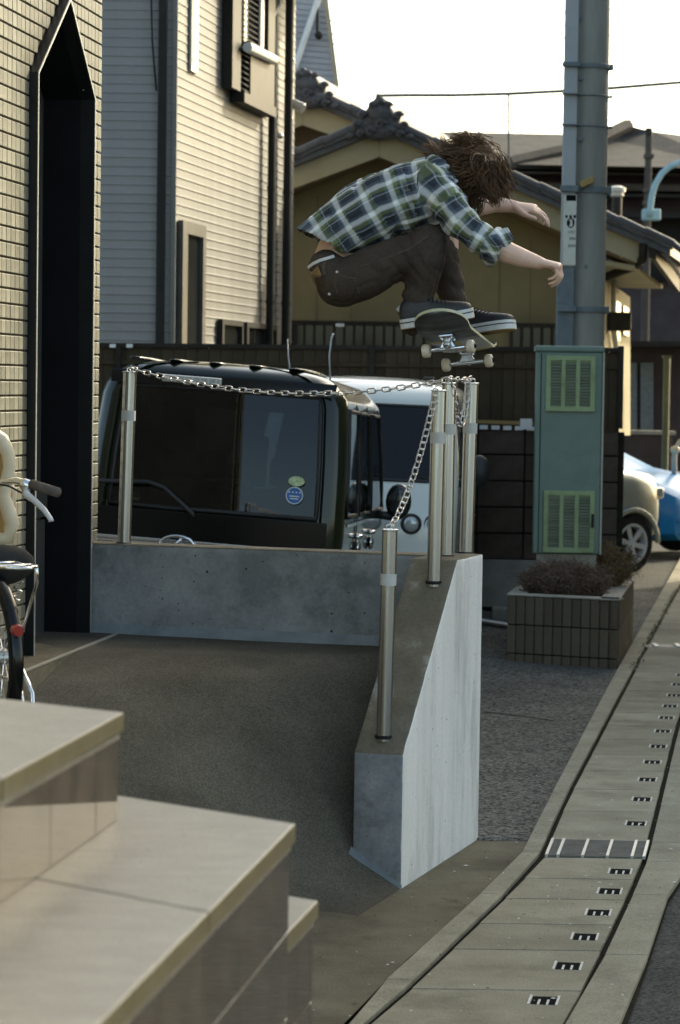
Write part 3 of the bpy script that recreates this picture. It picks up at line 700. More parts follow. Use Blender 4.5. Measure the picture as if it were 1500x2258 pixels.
# ================================================================== tile roof house
YH=28.0
th=thing('tile_roof_house','beige stucco house with grey tiled gables and ridge end ornaments','house',at(1000,850,YH))
RO=V((th.location.x,th.location.y,0)); th.location=RO
RD=V((math.sin(math.radians(12)),math.cos(math.radians(12)),0))
Q=lambda x,y,Y=YH:at(x,y,Y)-RO
def roof_gable(apex,lend,rend,bw,Y,depth,wallbot,orn,scale=1.0,nt=15):
    # barge boards
    for e in (lend,rend):
        mb=MB(); mb.prism([Q(*apex,Y),Q(*e,Y),Q(e[0]+(-18 if e is rend else 18)*0,e[1]+bw*.86,Y),Q(apex[0],apex[1]+bw,Y)],V((0,.06,0))); mb.build('barge_board','barge',th,bevel=.008)
        # roof plane
        a=Q(apex[0],apex[1]-20,Y-.12); b=Q(e[0]+(60 if e is rend else -60),e[1]-20+26,Y-.12)
        n=V((0,0,1)); mb=MB(); mb.prism([a,b,b+V((0,0,-.10)),a+V((0,0,-.10))],RD*depth); mb.build('roof_plane','kawara',th)
        # verge tiles along the slope
        L=(b-a).length; d=(b-a).normalized(); cnt=max(4,int(L/.30))
        for i in range(cnt):
            p0=a+d*(i*L/cnt)-V((0,.02,0)); p1=a+d*((i+1.06)*L/cnt)-V((0,.02,0))
            mb=MB(); up=V((0,0,1)); mb.tube([p0+up*.050,p1+up*.028],[.050,.056],10); mb.build('verge_tile','kawara',th,smooth=40)
            mb=MB(); mb.prism([p0+V((0,-.03,.05)),p1+V((0,-.03,.03)),p1+V((0,-.03,-.035)),p0+V((0,-.03,-.02))],V((0,.05,0))); mb.build('verge_skirt','kawara',th)
            # rows of roof tiles running back
        for j in range(1,5):
            mb=MB(); 
            o=RD*(j*.32); mb.tube([a+o+V((0,0,.03)),b+o+V((0,0,.03))],.06,8); mb.build('tile_row','kawara',th,smooth=40)
    a=Q(apex[0],apex[1]-20,Y); mb=MB(); mb.prism([a+V((-.13,0,.0)),a+V((.13,0,.0)),a+V((.11,0,.22)),a+V((0,0,.30)),a+V((-.11,0,.22))],RD*depth); mb.build('ridge','kawara',th)
    # onigawara
    c=Q(orn[0],orn[1]+4,Y-.15); s=scale*.78
    og=MB(); og.ell(c+V((0,0,.10*s)),(.21*s,.09,.16*s)); og.ell(c+V((0,.02,.02*s)),(.30*s,.08,.17*s)); og.ell(c+V((0,.02,-.14*s)),(.36*s,.08,.14*s)); oo=og.build('ridge_ornament','onigawara',th,smooth=True)
    for (x,z,r) in ((-.11,.20,.085),(.11,.20,.085),(0,.235,.08),(-.26,.06,.095),(.26,.06,.095),(-.335,-.08,.085),(.335,-.08,.085),(-.28,-.2,.08),(.28,-.2,.08),(.42,-.24,.055),(-.42,-.24,.055),(0,-.06,.13),(-.14,-.17,.1),(.14,-.17,.1)):
        mb=MB(); mb.tube([c+V(((x+math.cos(q*.5)*r*.55*(1-q/22.))*s,-.055,(z+math.sin(q*.5)*r*.55*(1-q/22.))*s)) for q in range(18)],[.042*s*(1-i/26.) for i in range(18)],6); mb.build('scroll','onigawara',oo,smooth=True)
roof_gable((837,290),(540,408),(1419,537),56,YH,6.5,0,(838,262))
roof_gable((668,222),(500,290),(812,281),54,YH+3.2,3.0,0,(676,196),1.05)
# gable walls
Yw=YH+.7
mb=MB(); mb.prism([Q(560,455,Yw),Q(838,330,Yw),Q(1322,555,Yw),Q(1322,960,Yw),Q(560,960,Yw)],V((0,.2,0))); mb.build('gable_wall','stucco',th)
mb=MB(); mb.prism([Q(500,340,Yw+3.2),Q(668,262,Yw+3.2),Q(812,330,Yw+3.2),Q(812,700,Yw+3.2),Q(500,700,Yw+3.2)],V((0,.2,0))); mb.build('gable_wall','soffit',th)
# soffit boards under the front verge
mb=MB(); mb.prism([Q(838,338,YH+.07),Q(1400,580,YH+.07),Q(1400,584,YH+.07),Q(838,342,YH+.07)],V((0,.62,0))); mb.build('soffit','soffit',th)
mb=MB(); mb.prism([Q(838,338,YH+.07),Q(540,462,YH+.07),Q(540,466,YH+.07),Q(838,342,YH+.07)],V((0,.62,0))); mb.build('soffit','soffit',th)
# wall seams
for x in (700,776,1010,1102,1170):
    yt=interp([(560,455),(838,330),(1322,555)],x)+40; mb=MB(); a,b=Q(x,yt,Yw-.003),Q(x-3,715,Yw-.003); mb.obox(a,b-a,V((.012,0,0)),V((0,-.004,0))); mb.build('wall_seam','soffit',th)
# side wall and eave on the right
sw=[Q(1323,608,Yw+.05),Q(1390,655,Yw+3.4),Q(1390,960,Yw+3.4),Q(1323,960,Yw+.05)]
mb=MB(); mb.prism(sw,V((-.15,.03,0))); mb.build('side_wall','barge',th)
def swq(u,v): return sw[0].lerp(sw[1],u).lerp(sw[3].lerp(sw[2],u),v)
for u0,u1,v0,v1 in ((.42,.58,.10,.22),(.68,.86,.10,.30),(.45,.56,.30,.36)):
    mb=MB(); mb.prism([swq(u0,v0),swq(u1,v0),swq(u1,v1),swq(u0,v1)],V((.03,-.01,0))); mb.build('window','window_dark',th)
mb=MB(); mb.tube([swq(.28,-.02)+V((.05,-.05,0)),swq(.28,.3)+V((.05,-.05,0)),swq(.36,.42)+V((.05,-.05,0)),swq(.34,.9)+V((.05,-.05,0))],.035,8); mb.build('drainpipe','alu',th,smooth=True)
mb=MB(); mb.box(swq(.25,.26)+V((.12,-.05,0)),(.28,.2,.22)); mb.build('meter_box','brown_dark',th,bevel=.02)
# underside of right eave, rafter end and hip tiles
e0,e1=Q(1400,578,YH+.05),Q(1478,600,YH-.12)
mb=MB(); mb.prism([Q(1250,560,YH+.4),Q(1400,585,YH+.08),Q(1462,628,YH+3.0),Q(1330,625,YH+3.0)],V((0,0,-.05))); mb.build('eave_soffit','barge',th)
mb=MB(); mb.tube([Q(1419,537,YH-.1),Q(1418,570,YH-.1),Q(1400,588,YH+.3),Q(1330,612,YH+.6)],.05,8); mb.build('downpipe','brown_dark',th,smooth=True)
for i in range(7):
    a,b=Q(1438+7*i,524+11*i,YH-.1+.45*i),Q(1446+7*i,538+11*i,YH+.3+.45*i); mb=MB(); mb.tube([a,b],[.10,.11],10); mb.build('eave_tile','kawara',th,smooth=40)
mb=MB(); a,b=Q(1432,535,YH-.1),Q(1486,610,YH+3.0); mb.obox(a,b-a,V((.08,0,-.03)),V((0,0,-.16))); mb.build('eaves_gutter','brown_dark',th)
# barred windows above the fence
def barwin(x0,x1,yt=716,yb=800,n=12):
    a,b=Q(x0,yt,Yw-.02),Q(x1,yt+ (x1-x0)*.014,Yw-.02); h=V((0,0,-.5)); f=MB(); f.prism([a,b,b+h,a+h],V((0,-.04,0))); w_=f.build('window','window_dark',th)
    for i in range(n+1):
        p=a.lerp(b,i/n); mb=MB(); mb.obox(p+V((-.015,-.09,0)),V((.03,0,0)),V((0,.03,0)),V((0,0,-.5))); mb.build('window_bar','brown_dark',w_)
    mb=MB(); mb.obox(a+V((-.1,-.1,0)),b-a+V((.2,0,0)),V((0,.1,0)),V((0,0,.05))); mb.build('window_head','brown_dark',w_)
barwin(628,935,716,800,14); barwin(1128,1262,722,800,6)
for x in (750,1085): mb=MB(); mb.box(Q(x,717,Yw-.15),(.10,.05,.035)); mb.build('clip','white_paint',th)
# ================================================================== brown building
YB=52.
bb=thing('brown_building','large dark brown building with hipped roof far behind the houses','building',at(1200,850,YB))
XO=V((bb.location.x,bb.location.y,0)); bb.location=XO
X=lambda x,y,Y=YB:at(x,y,Y)-XO
mb=MB(); mb.prism([X(860,352),X(1620,362),X(1620,1100),X(860,1100)],V((0,8,0))); mb.build('wall','brown_building',bb)
mb=MB(); mb.add([X(840,362,YB-.8),X(1330,366,YB-.8),X(1240,296,YB+4),X(905,289,YB+4),X(860,289,YB+4)],[(0,1,2,3,4)]); mb.build('roof','brown_roof',bb)
mb=MB(); mb.add([X(1120,362,YB-2),X(1640,372,YB-2),X(1640,315,YB+1.5),X(1440,290,YB+1.5),X(1385,277,YB+1.5),X(1330,305,YB+1.5)],[(0,1,2,3,4,5)]); mb.build('roof','brown_roof',bb)
mb=MB(); mb.tube([X(1385,276,YB+1.4),X(1300,318,YB),X(1120,358,YB-2)],.14,6); mb.build('hip_ridge','brown_roof',bb)
for y,hh,m in ((362,10,'pipe_dark'),(378,4,'brown_roof'),(402,14,'brown_roof'),(424,6,'pipe_dark'),(470,5,'pipe_dark')):
    mb=MB(); a,b=X(840,y-4,YB-.9),X(1640,y+7,YB-.9); mb.obox(a,b-a,V((0,.5,0)),V((0,0,-hh*YB/5500))); mb.build('fascia_band',m,bb)
for i in range(24):
    x=1436+i*6; mb=MB(); a=X(x,478,YB-.3); mb.obox(a,V((.03,0,0)),V((0,.2,0)),V((0,0,-1.3))); mb.build('cladding_rib','pipe_dark',bb)
for i in range(5):
    x=1440+i*16; mb=MB(); a=X(x,760,YB-.05); mb.obox(a,V((.11,0,0)),V((0,.05,0)),V((0,0,-1.4))); mb.build('window','window_dark',bb)
# ================================================================== fence + block wall
YF=21.2
fn=thing('board_fence','dark brown vertical board fence on the block wall behind the vans','fence',at(800,850,YF))
FO=V((fn.location.x,fn.location.y,0)); fn.location=FO
Z=lambda x,y,Y=YF:at(x,y,Y)-FO
fa,fb=Z(150,763),Z(1369,775)
bwid=.098; n=int((fb.x-fa.x)/bwid); zbot=Z(1200,926).z
bm_=MB(); bm_.box((0,0,-.34),(bwid-.003,.018,.68)); fm=bm_.mesh('fence_board','fence_brown')
for i in range(n):
    t=(i+.5)/n; p=fa.lerp(fb,t); inst('fence_board',fm,fn,(p.x,p.y+random.uniform(-.003,.003),p.z))
mb=MB(); mb.obox(fa+V((0,.012,-.69)),fb-fa,V((0,.02,0)),V((0,0,.68))); mb.build('backing','brown_dark',fn)
mb=MB(); mb.obox(fa+V((0,-.04,-.005)),fb-fa,V((0,.08,0)),V((0,0,.035))); mb.build('top_rail','brown_dark',fn)
mb=MB(); mb.obox(fa+V((0,-.03,-.15)),fb-fa,V((0,.02,0)),V((0,0,.03))); mb.build('rail','fence_brown',fn)
for x in (262,820,1369):
    p=Z(x,766); mb=MB(); mb.box((p.x,p.y-.03,p.z-.34),(.045,.05,.7)); mb.build('post','brown_dark',fn)
for x in (287,250): 
    p=Z(x,768); mb=MB(); mb.box((p.x,p.y-.05,p.z+.02),(.05,.03,.03)); mb.build('clip','white_paint',fn)
wl=thing('block_wall','dark brown concrete block wall under the board fence','wall',FO)
zt=Z(1200,946).z; hb=58*YF/5500; wb=.40; x1=Z(1366,946).x
mb=MB(); mb.box((x1-2.6,.11,zt/2-.1),(5.3,.12,zt+.16)); mb.build('wall_core','joint',wl)
bk=MB(); bk.box((0,0,0),(wb-.012,.12,hb-.012)); km=bk.mesh('block','block_brown'); 
bmm=bmesh.new(); bmm.from_mesh(km); bmesh.ops.bevel(bmm,geom=bmm.edges[:],offset=.006,segments=1,affect='EDGES'); bmm.to_mesh(km); bmm.free()
for r in range(5):
    for c in range(12):
        inst('block',km,wl,(x1-wb*(c+.5),.06,zt-hb*(r+.5)))
mb=MB(); mb.box((x1-2.6,.03,zt-hb*5-.2),(5.2,.14,.4)); mb.build('footing','plinth',wl)
rl=thing('white_rail','short white metal rail in the gap between fence and block wall','railing',FO)
a,b=Z(1046,932),Z(1176,936); mb=MB(); mb.obox(a+V((0,-.02,-.005)),b-a,V((0,.03,0)),V((0,0,.03))); mb.build('bar','brown_pad',rl)
for i in range(6):
    p=a.lerp(b,i/5.); mb=MB(); mb.box(p+V((-.02,.0,-.035)),(.07,.03,.035)); mb.build('spacer','white_paint',rl)
mb=MB(); mb.box(Z(1165,935)+V((-.02,-.01,0)),(.10,.04,.09)); mb.build('end_plate','white_paint',rl)
# wheel stop by the footing
ws=MB(); ws.box(V((1.52,20.6,lotz(1.5,20.6)+.06)),(.5,.14,.12)); tag(ws.build('wheel_stop','plinth',bevel=.02),'small grey concrete wheel stop before the block wall','wheel stop')
# ================================================================== right background
rb=thing('grey_wall','dark grey garden wall behind the blue car','wall',at(1430,957,33)); g0=rb.location.copy()
mb=MB(); a=at(1372,957,33)-g0; b=at(1482,959,33)-g0; mb.obox(a,b-a,V((0,.2,0)),V((0,0,-1.6))); mb.build('wall_panel','brown_building',rb,bevel=.02)
mb=MB(); mb.obox(a+V((-.05,-.03,0)),b-a+V((.1,0,0)),V((0,.26,0)),V((0,0,.05))); mb.build('coping','plinth',rb)
dh=thing('dark_house','dark bluish house wall with shaded window beyond the grey wall','house',at(1440,850,38)); g1=V((dh.location.x,dh.location.y,0)); dh.location=g1
mb=MB(); mb.prism([at(1375,760,38)-g1,at(1560,760,38)-g1,at(1560,1100,38)-g1,at(1375,1100,38)-g1],V((0,3,0))); mb.build('wall','brown_building',dh)
for x0,x1_ in ((1386,1404),(1412,1440)):
    mb=MB(); mb.prism([at(x0,800,37.9)-g1,at(x1_,800,37.9)-g1,at(x1_,950,37.9)-g1,at(x0,950,37.9)-g1],V((0,-.05,0))); mb.build('window','pole_wrap',dh)
mb=MB(); mb.prism([at(1360,752,37.3)-g1,at(1580,752,37.3)-g1,at(1580,764,37.3)-g1,at(1360,764,37.3)-g1],V((0,3,0))); mb.build('eave','pipe_dark',dh)
op=thing('post','thin olive post standing in front of the dark bluish house','post',onz(1470,1150)); 
g2=op.location.copy(); P0=at(1471,960,32)
mb=MB(); p=at(1471,790,32)-g2; q=at(1466,1080,32)-g2; mb.tube([V((p.x,p.y,p.z)),V((p.x,p.y,q.z))],.045,8); mb.build('shaft','olive_paint',op); mb=MB(); mb.box(V((p.x,p.y,p.z+.02)),(.11,.11,.03)); mb.build('cap','olive_paint',op)
hr=thing('handrail','curved pale handrail at the right edge of the picture','handrail',at(1490,1080,30)); g3=hr.location.copy()
mb=MB(); mb.tube([at(x,y,30)-g3 for x,y in ((1487,1090),(1487,1010),(1490,990),(1500,974),(1530,955),(1580,945))],.032,8); mb.build('rail','alu',hr,smooth=True)
mb=MB(); mb.ell(at(1489,992,29.95)-g3,(.06,.05,.05)); mb.build('joint_cover','cream_plastic',hr,smooth=True)

# ================================================================== added house across the street (out of view, put there to shade the ground)
oh=thing('shade_house','unseen two storey house added across the street to cast shade','house',(6.2,12.0,0))
mb=MB(); mb.box((4.2,8.2,3.5),(8.4,16.4,7.0)); mb.build('wall','stucco',oh)
mb=MB(); mb.prism([V((-.4,-.4,7.0)),V((8.8,-.4,7.0)),V((8.8,16.8,7.0)),V((-.4,16.8,7.0))],V((0,0,.22))); mb.build('roof','kawara',oh)
for fl in (1.4,4.4):
    for k in range(5):
        mb=MB(); mb.box((-.02,1.6+k*3.2,fl+.6),(.06,1.5,1.2)); w_=mb.build('window','alu',oh); mb=MB(); mb.box((-.06,1.6+k*3.2,fl+.6),(.03,1.36,1.06)); mb.build('pane','window_dark',w_)
# ================================================================== vehicles
def wheel(parent,c,axis,r,wd,spokes=6,name='wheel'):
    axis=V(axis).normalized(); c=V(c)
    mb=MB(); mb.lathe(c-axis*wd/2,axis,[(r*.66,0),(r*.93,0),(r,.02),(r,wd-.02),(r*.93,wd),(r*.66,wd),(r*.66,wd*.3)],36,cap=False); wl_=mb.build(name,'rubber',parent,smooth=40)
    mb=MB(); mb.lathe(c+axis*(wd/2-.03),axis,[(r*.70,0),(r*.70,.03),(r*.62,.032),(r*.60,.0),(r*.60,-.06)],36,cap=False); mb.build('rim','alloy',wl_,smooth=40)
    mb=MB(); mb.lathe(c+axis*(wd/2-.10),axis,[(r*.62,0),(r*.62,.005)],30); mb.build('brake_disc','black_plastic',wl_)
    up=V((0,0,1)); s=axis.cross(up).normalized()
    for i in range(spokes):
        a=2*math.pi*i/spokes+.3; d=up*math.cos(a)+s*math.sin(a); q=axis.cross(d)
        mb=MB(); o=c+axis*(wd/2-.03)
        mb.prism([o+d*r*.12-q*r*.075,o+d*r*.12+q*r*.075,o+d*r*.62+q*r*.10,o+d*r*.62-q*r*.10],axis*.022); mb.build('spoke','alloy',wl_,bevel=.006)
    mb=MB(); mb.lathe(c+axis*(wd/2-.03),axis,[(r*.17,0),(r*.17,.024),(r*.10,.032)],20); mb.build('hub_cap','alloy',wl_,smooth=40)
    return wl_
def van(name,label,loc,rot,paint,gl,HW,YR,YF,ZL,side_f,rear_f,front_f,panes,rc=.13):
    t=thing(name,label,'van',loc,rot=rot)
    NC=6
    def ring(z):
        hw,yr,yf=interp(HW,z),interp(YR,z),interp(YF,z); r=min(rc,hw*.9)
        pts=[];idn=[]
        def arc(cx,cy,a0):
            for i in range(NC): 
                a=a0+(math.pi/2)*(i+.5)/NC; pts.append(V((cx+r*math.cos(a),cy+r*math.sin(a),z)))
        bow=.025
        for f in rear_f: pts.append(V((lerp(-hw+r,hw-r,f),yr-bow*(1-(2*f-1)**2)+bow,z)))
        arc(hw-r,yr+r,-math.pi/2)
        for f in side_f: pts.append(V((hw,lerp(yr+r,yf-r,f),z)))
        arc(hw-r,yf-r,0)
        for f in front_f: pts.append(V((lerp(hw-r,-hw+r,f),yf+.04*(1-(2*f-1)**2),z)))
        arc(-hw+r,yf-r,math.pi/2)
        for f in side_f[::-1]: pts.append(V((-hw,lerp(yr+r,yf-r,f),z)))
        arc(-hw+r,yr+r,math.pi)
        return pts
    names=[]
    for i,f in enumerate(rear_f): names.append(('rear',f))
    names+=[('c',0)]*NC
    for f in side_f: names.append(('right',f))
    names+=[('c',1)]*NC
    for f in front_f: names.append(('front',f))
    names+=[('c',2)]*NC
    for f in side_f[::-1]: names.append(('left',f))
    names+=[('c',3)]*NC
    rs=[ring(z) for z in ZL]; n=len(rs[0])
    groups={'body':[]}
    for i in range(len(ZL)-1):
        zm=(ZL[i]+ZL[i+1])/2
        for j in range(n):
            k=(j+1)%n; key='body'
            if names[j][0]==names[k][0]!='c':
                fm=(names[j][1]+names[k][1])/2
                for (sd_,f0,f1,z0,z1) in panes:
                    if sd_==names[j][0] and f0<fm<f1 and z0<zm<z1: key=(sd_,f0,f1,z0,z1)
            groups.setdefault(key,[]).append((i*n+j,i*n+k,(i+1)*n+k,(i+1)*n+j))
    allv=[p for r in rs for p in r]
    for key,fs in groups.items():
        used=sorted({v for f in fs for v in f}); mp={v:i for i,v in enumerate(used)}
        mb=MB(); mb.add([allv[v] for v in used],[tuple(mp[v] for v in f) for f in fs])
        if key=='body':
            mb.add(rs[-1],[tuple(range(n))]); mb.add(rs[0],[tuple(range(n))[::-1]])
            o=mb.build('body',paint,t,smooth=50); bm=bmesh.new(); bm.from_mesh(o.data); bmesh.ops.remove_doubles(bm,verts=bm.verts,dist=1e-5); bm.to_mesh(o.data); bm.free(); sharp(o.data,50)
            s=o.modifiers.new('solid','SOLIDIFY'); s.thickness=.03; s.offset=-1
        else:
            nm={'rear':'rear_window','front':'windscreen'}.get(key[0],'side_window')
            o=mb.build(nm,gl if (key[0]=='rear' or paint=='van_white') else 'glass_light',t,smooth=True)
            # dark seal round the pane
            bm=bmesh.new(); bm.from_mesh(o.data); loop=[]
            ed=[e for e in bm.edges if e.is_boundary]
            if ed:
                cur=ed[0].verts[0]; e=ed[0]; loop=[cur.co.copy()]; seen={e}
                while True:
                    cur=e.other_vert(cur); loop.append(cur.co.copy()); nx=[x for x in cur.link_edges if x.is_boundary and x not in seen]
                    if not nx: break
                    e=nx[0]; seen.add(e)
                if (loop[0]-loop[-1]).length<1e-6: loop.pop()
                sb_=MB(); sb_.tube(loop,.013,6,closed=True); sb_.build('seal','black_plastic',o,smooth=True)
            bm.free()
    # floor, seats
    mb=MB(); mb.box((0,1.65,.50),(1.36,3.0,.05)); mb.build('floor','black_plastic',t)
    for (x,y) in ((-.33,1.05),(.33,1.05),(-.33,2.0),(.33,2.0)):
        mb=MB(); mb.obox(V((x-.24,y-.08,.55)),V((.48,0,0)),V((0,.14,0)),V((0,-.1,.62))); s_=mb.build('seat_back','seat_fabric',t,bevel=.05,seg=3)
        mb=MB(); mb.obox(V((x-.13,y-.17,1.19)),V((.26,0,0)),V((0,.09,0)),V((0,-.02,.17))); mb.build('headrest','seat_fabric',s_,bevel=.035,seg=3)
        mb=MB(); mb.obox(V((x-.24,y,.55)),V((.48,0,0)),V((0,.45,0)),V((0,0,.15))); mb.build('seat_cushion','seat_fabric',s_,bevel=.04)
    mb=MB(); mb.tube([V((.33+.19*math.cos(a*.5236),2.52+.06*math.sin(a*.5236),1.0+.18*math.sin(a*.5236))) for a in range(12)],.015,6,closed=True); mb.build('steering_wheel','black_plastic',t,smooth=True)
    mb=MB(); mb.obox(V((-.66,2.6,.6)),V((1.32,0,0)),V((0,.35,0)),V((0,0,.4))); mb.build('dashboard','black_plastic',t,bevel=.05)
    for y in (.55,2.85):
        for s in (-1,1): wheel(t,(s*.66,y,.27),(s,0,0),.27,.15,5)
    return t
def mirror(t,x,y,z,s,m):
    mb=MB(); mb.ell((x+s*.13,y,z),(.085,.06,.12)); o=mb.build('mirror',m,t,smooth=True)
    mb=MB(); mb.tube([V((x-s*.02,y,z-.09)),V((x+s*.1,y,z-.10))],.03,8); mb.build('mirror_arm','black_plastic',o,smooth=True)
    mb=MB(); mb.ell((x+s*.135,y-.052,z+.0),(.07,.012,.095)); mb.build('mirror_glass','window_dark',o,smooth=True)
# ---- dark green van, seen from behind
HWv=[(.22,.66),(.45,.725),(.98,.737),(1.04,.735),(1.3,.73),(1.66,.705),(1.72,.688),(1.78,.645),(1.83,.57),(1.86,.46),(1.885,.2)]
YRv=[(.22,.07),(.5,.0),(1.0,.0),(1.4,.05),(1.78,.12),(1.84,.17),(1.875,.30),(1.885,.5)]
YFv=[(.22,3.28),(.6,3.38),(.9,3.34),(1.05,3.16),(1.72,2.62),(1.80,2.5),(1.85,2.4),(1.885,2.1)]
ZLv=[.22,.35,.5,.75,.86,.95,1.04,1.06,1.2,1.35,1.5,1.66,1.72,1.76,1.80,1.83,1.85,1.865,1.875,1.885]
sf=[0,.03,.28,.31,.58,.62,.93,1]
va=V((at(735,1000,13.9).x-.745,13.9,.20))
YAW=math.radians(5.5)
gv=van('dark_van','dark green boxy van seen from behind over the low back wall',va,(-.028,.062,-YAW),'van_green','glass_tint',HWv,YRv,YFv,ZLv,sf,[0,.015,.3,.5,.7,.985,1],[0,.02,.5,.98,1],
  [('rear',.015,.985,1.04,1.72),('right',.03,.28,1.06,1.66),('right',.31,.58,1.06,1.66),('right',.62,.93,1.06,1.66),('left',.03,.28,1.06,1.66),('left',.31,.58,1.06,1.66),('left',.62,.93,1.06,1.66),('front',.02,.98,1.06,1.66)])
def g(mb,name,m,smooth=False,parent=gv,bevel=0): return mb.build(name,m,parent,smooth=smooth,bevel=bevel)
# black tailgate surround, spoiler and lamps
mb=MB(); mb.grid(lambda u,v:V((lerp(-.64,.64,u),interp(YRv,lerp(1.725,1.80,v))-.012-.02*(1-(2*u-1)**2)*0,lerp(1.725,1.80,v))),12,3); g(mb,'rear_spoiler','black_gloss',True)
mb=MB(); mb.box((-.18,.095,1.765),(.34,.02,.042)); sl=g(mb,'stop_lamp','lamp_clear',bevel=.008)
for i in range(7): mb=MB(); mb.box((-.31+i*.045,.083,1.765),(.012,.006,.03)); mb.build('lamp_segment','alloy',sl)
mb=MB(); mb.obox(V((-.655,-.004,.86)),V((1.31,0,0)),V((0,-.012,0)),V((0,0,.165))); g(mb,'tailgate_lower','black_gloss',bevel=.006)
for k in range(4):
    mb=MB(); mb.obox(V((-.66,-.018,.790+k*.019)),V((1.32,0,0)),V((0,-.010,0)),V((0,0,.013))); g(mb,'garnish_bar','chrome',bevel=.003)
mb=MB(); mb.obox(V((-.66,-.004,.775)),V((1.32,0,0)),V((0,-.012,0)),V((0,0,.09))); g(mb,'garnish_base','alloy')
# oval emblem with a slanted stroke pair
mb=MB(); c=V((-.17,-.045,.838)); mb.tube([c+V((.095*math.cos(a*.3927),0,.05*math.sin(a*.3927))) for a in range(16)],.011,6,closed=True); e_=g(mb,'emblem','chrome',True)
mb=MB(); mb.tube([c+V((-.05,0,-.035)),c+V((.02,0,.035)),c+V((.055,0,-.01)),c+V((-.03,0,-.012))],.008,6); mb.build('emblem_mark','chrome',e_,smooth=True)
# wiper
mb=MB(); mb.tube([V((-.64,-.02,1.16)),V((-.36,-.03,1.175)),V((-.27,-.03,1.15)),V((-.10,-.035,1.02)),V((-.09,-.035,1.0))],.014,7); g(mb,'rear_wiper','black_plastic',True)
# stickers on the glass
c=V((.46,.004,1.165)); mb=MB(); mb.lathe(c,V((0,-1,0)),[(.048,0),(.048,.003)],24); o=g(mb,'sticker','sticker_blue'); o.scale=(1,1,1)
mb=MB()
for k in range(4): mb.box(c+V((-.03+.02*k,-.005,.018)),(.008,.002,.008))
for k in range(2): mb.box(c+V((0,-.005,-.004-.014*k)),(.056-.01*k,.002,.006))
mb.build('sticker_print','white_paint',o)
mb=MB(); mb.tube([c+V((.046*math.cos(a*.2618),-.003,.046*math.sin(a*.2618))) for a in range(24)],.003,5,closed=True); mb.build('sticker_rim','white_paint',o)
mb=MB(); rs=[[V((.465+.046*math.cos(a*.2618),.012-d,1.245+.028*math.sin(a*.2618))) for a in range(24)] for d in (0,.003)]; mb.rings(rs); g(mb,'sticker','sticker_green')
# tail lamps, bumper, door handles, roof ribs, antenna
for s in (-1,1):
    mb=MB(); mb.box((s*.69,.05,.72),(.08,.1,.28)); g(mb,'tail_lamp','lamp_red',bevel=.02)
mb=MB(); mb.box((0,.02,.42),(1.40,.16,.32)); g(mb,'rear_bumper','van_green',bevel=.05)
for y in (1.0,1.95):
    mb=MB(); mb.tube([V((.735,y-.09,.93)),V((.765,y-.08,.93)),V((.765,y+.08,.93)),V((.735,y+.09,.93))],.014,8); g(mb,'door_handle','chrome',True)
    mb=MB(); mb.ell((.75,y+.02,.86),(.02,.05,.045)); g(mb,'handle_cup','chrome',True)
for s in (1,-1): 
    mb=MB(); mb.obox(V((s*.741-.002,.3,1.0)),V((.006*s,0,0)),V((0,2.4,0)),V((0,0,.02))); g(mb,'belt_trim','chrome')
    mb=MB(); mb.obox(V((s*.738,.9,.55)),V((.008*s,0,0)),V((0,.012,0)),V((0,0,.5))); g(mb,'door_seam','black_plastic')
for i,x in enumerate((-.54,-.31,-.08,.15,.38)):
    mb=MB(); mb.ell((x,.95,1.874),(.085,.75,.016)); g(mb,'roof_rib','van_green',True)
mb=MB(); mb.tube([V((.42,1.9,1.85)),V((.40,1.9,2.02)),V((.405,1.9,2.13)),V((.415,1.895,2.16))],[.006,.005,.006,.008],6); g(mb,'antenna','alloy',True)
mirror(gv,.735,2.55,1.12,1,'van_green'); mirror(gv,-.735,2.55,1.12,-1,'van_green')
# things hung behind the rear glass: headrest cover and papers
mb=MB(); mb.obox(V((.06,.75,1.18)),V((.14,0,0)),V((0,.03,0)),V((0,0,.3))); g(mb,'hanging_cloth','cabinet_vent',bevel=.02)
# ---- white van facing the camera
HWw=[(.22,.66),(.45,.73),(.98,.737),(1.12,.73),(1.3,.715),(1.68,.665),(1.74,.62),(1.79,.52),(1.82,.35),(1.83,.15)]
YFw=[(.22,3.26),(.5,3.33),(.9,3.32),(1.08,3.24),(1.14,3.20),(1.66,2.92),(1.74,2.82),(1.80,2.6),(1.83,2.3)]
YRw=[(.22,.07),(.5,.0),(1.0,.0),(1.66,.1),(1.80,.25),(1.83,.5)]
ZLw=[.22,.35,.5,.75,.95,1.06,1.10,1.16,1.3,1.45,1.58,1.63,1.68,1.72,1.75,1.78,1.80,1.815,1.83]
vw=V((at(1000,1000,17.7).x-.735+.319,17.7+3.31,.19))
wv_=van('white_van','pale white van facing forward with round headlamps, behind the dark green van',vw,(0,-.03,math.pi-YAW),'van_white','glass_clear',HWw,YRw,YFw,ZLw,sf,[0,.02,.5,.98,1],[0,.015,.35,.65,.985,1],
  [('front',.015,.985,1.10,1.63),('right',.03,.28,1.1,1.6),('right',.31,.58,1.1,1.6),('right',.62,.93,1.1,1.6),('left',.03,.28,1.1,1.6),('left',.31,.58,1.1,1.6),('left',.62,.93,1.1,1.6),('rear',.02,.98,1.1,1.6)],rc=.12)
for x in (-.58,-.42,.42,.58):      # local x mirrored in view
    c=V((x,3.325 if abs(x)<.5 else 3.30,.80)); mb=MB(); mb.lathe(c,(0,1,0),[(.075,-.03),(.075,.02),(.066,.03),(.06,.02)],24); o=mb.build('headlamp','black_plastic',wv_,smooth=40)
    mb=MB(); mb.ell(c+V((0,.012,0)),(.058,.03,.058)); mb.build('lens','lamp_clear',o,smooth=True)
mb=MB(); mb.box((0,3.37,.80),(.55,.02,.07)); mb.build('grille','alloy',wv_,bevel=.01)
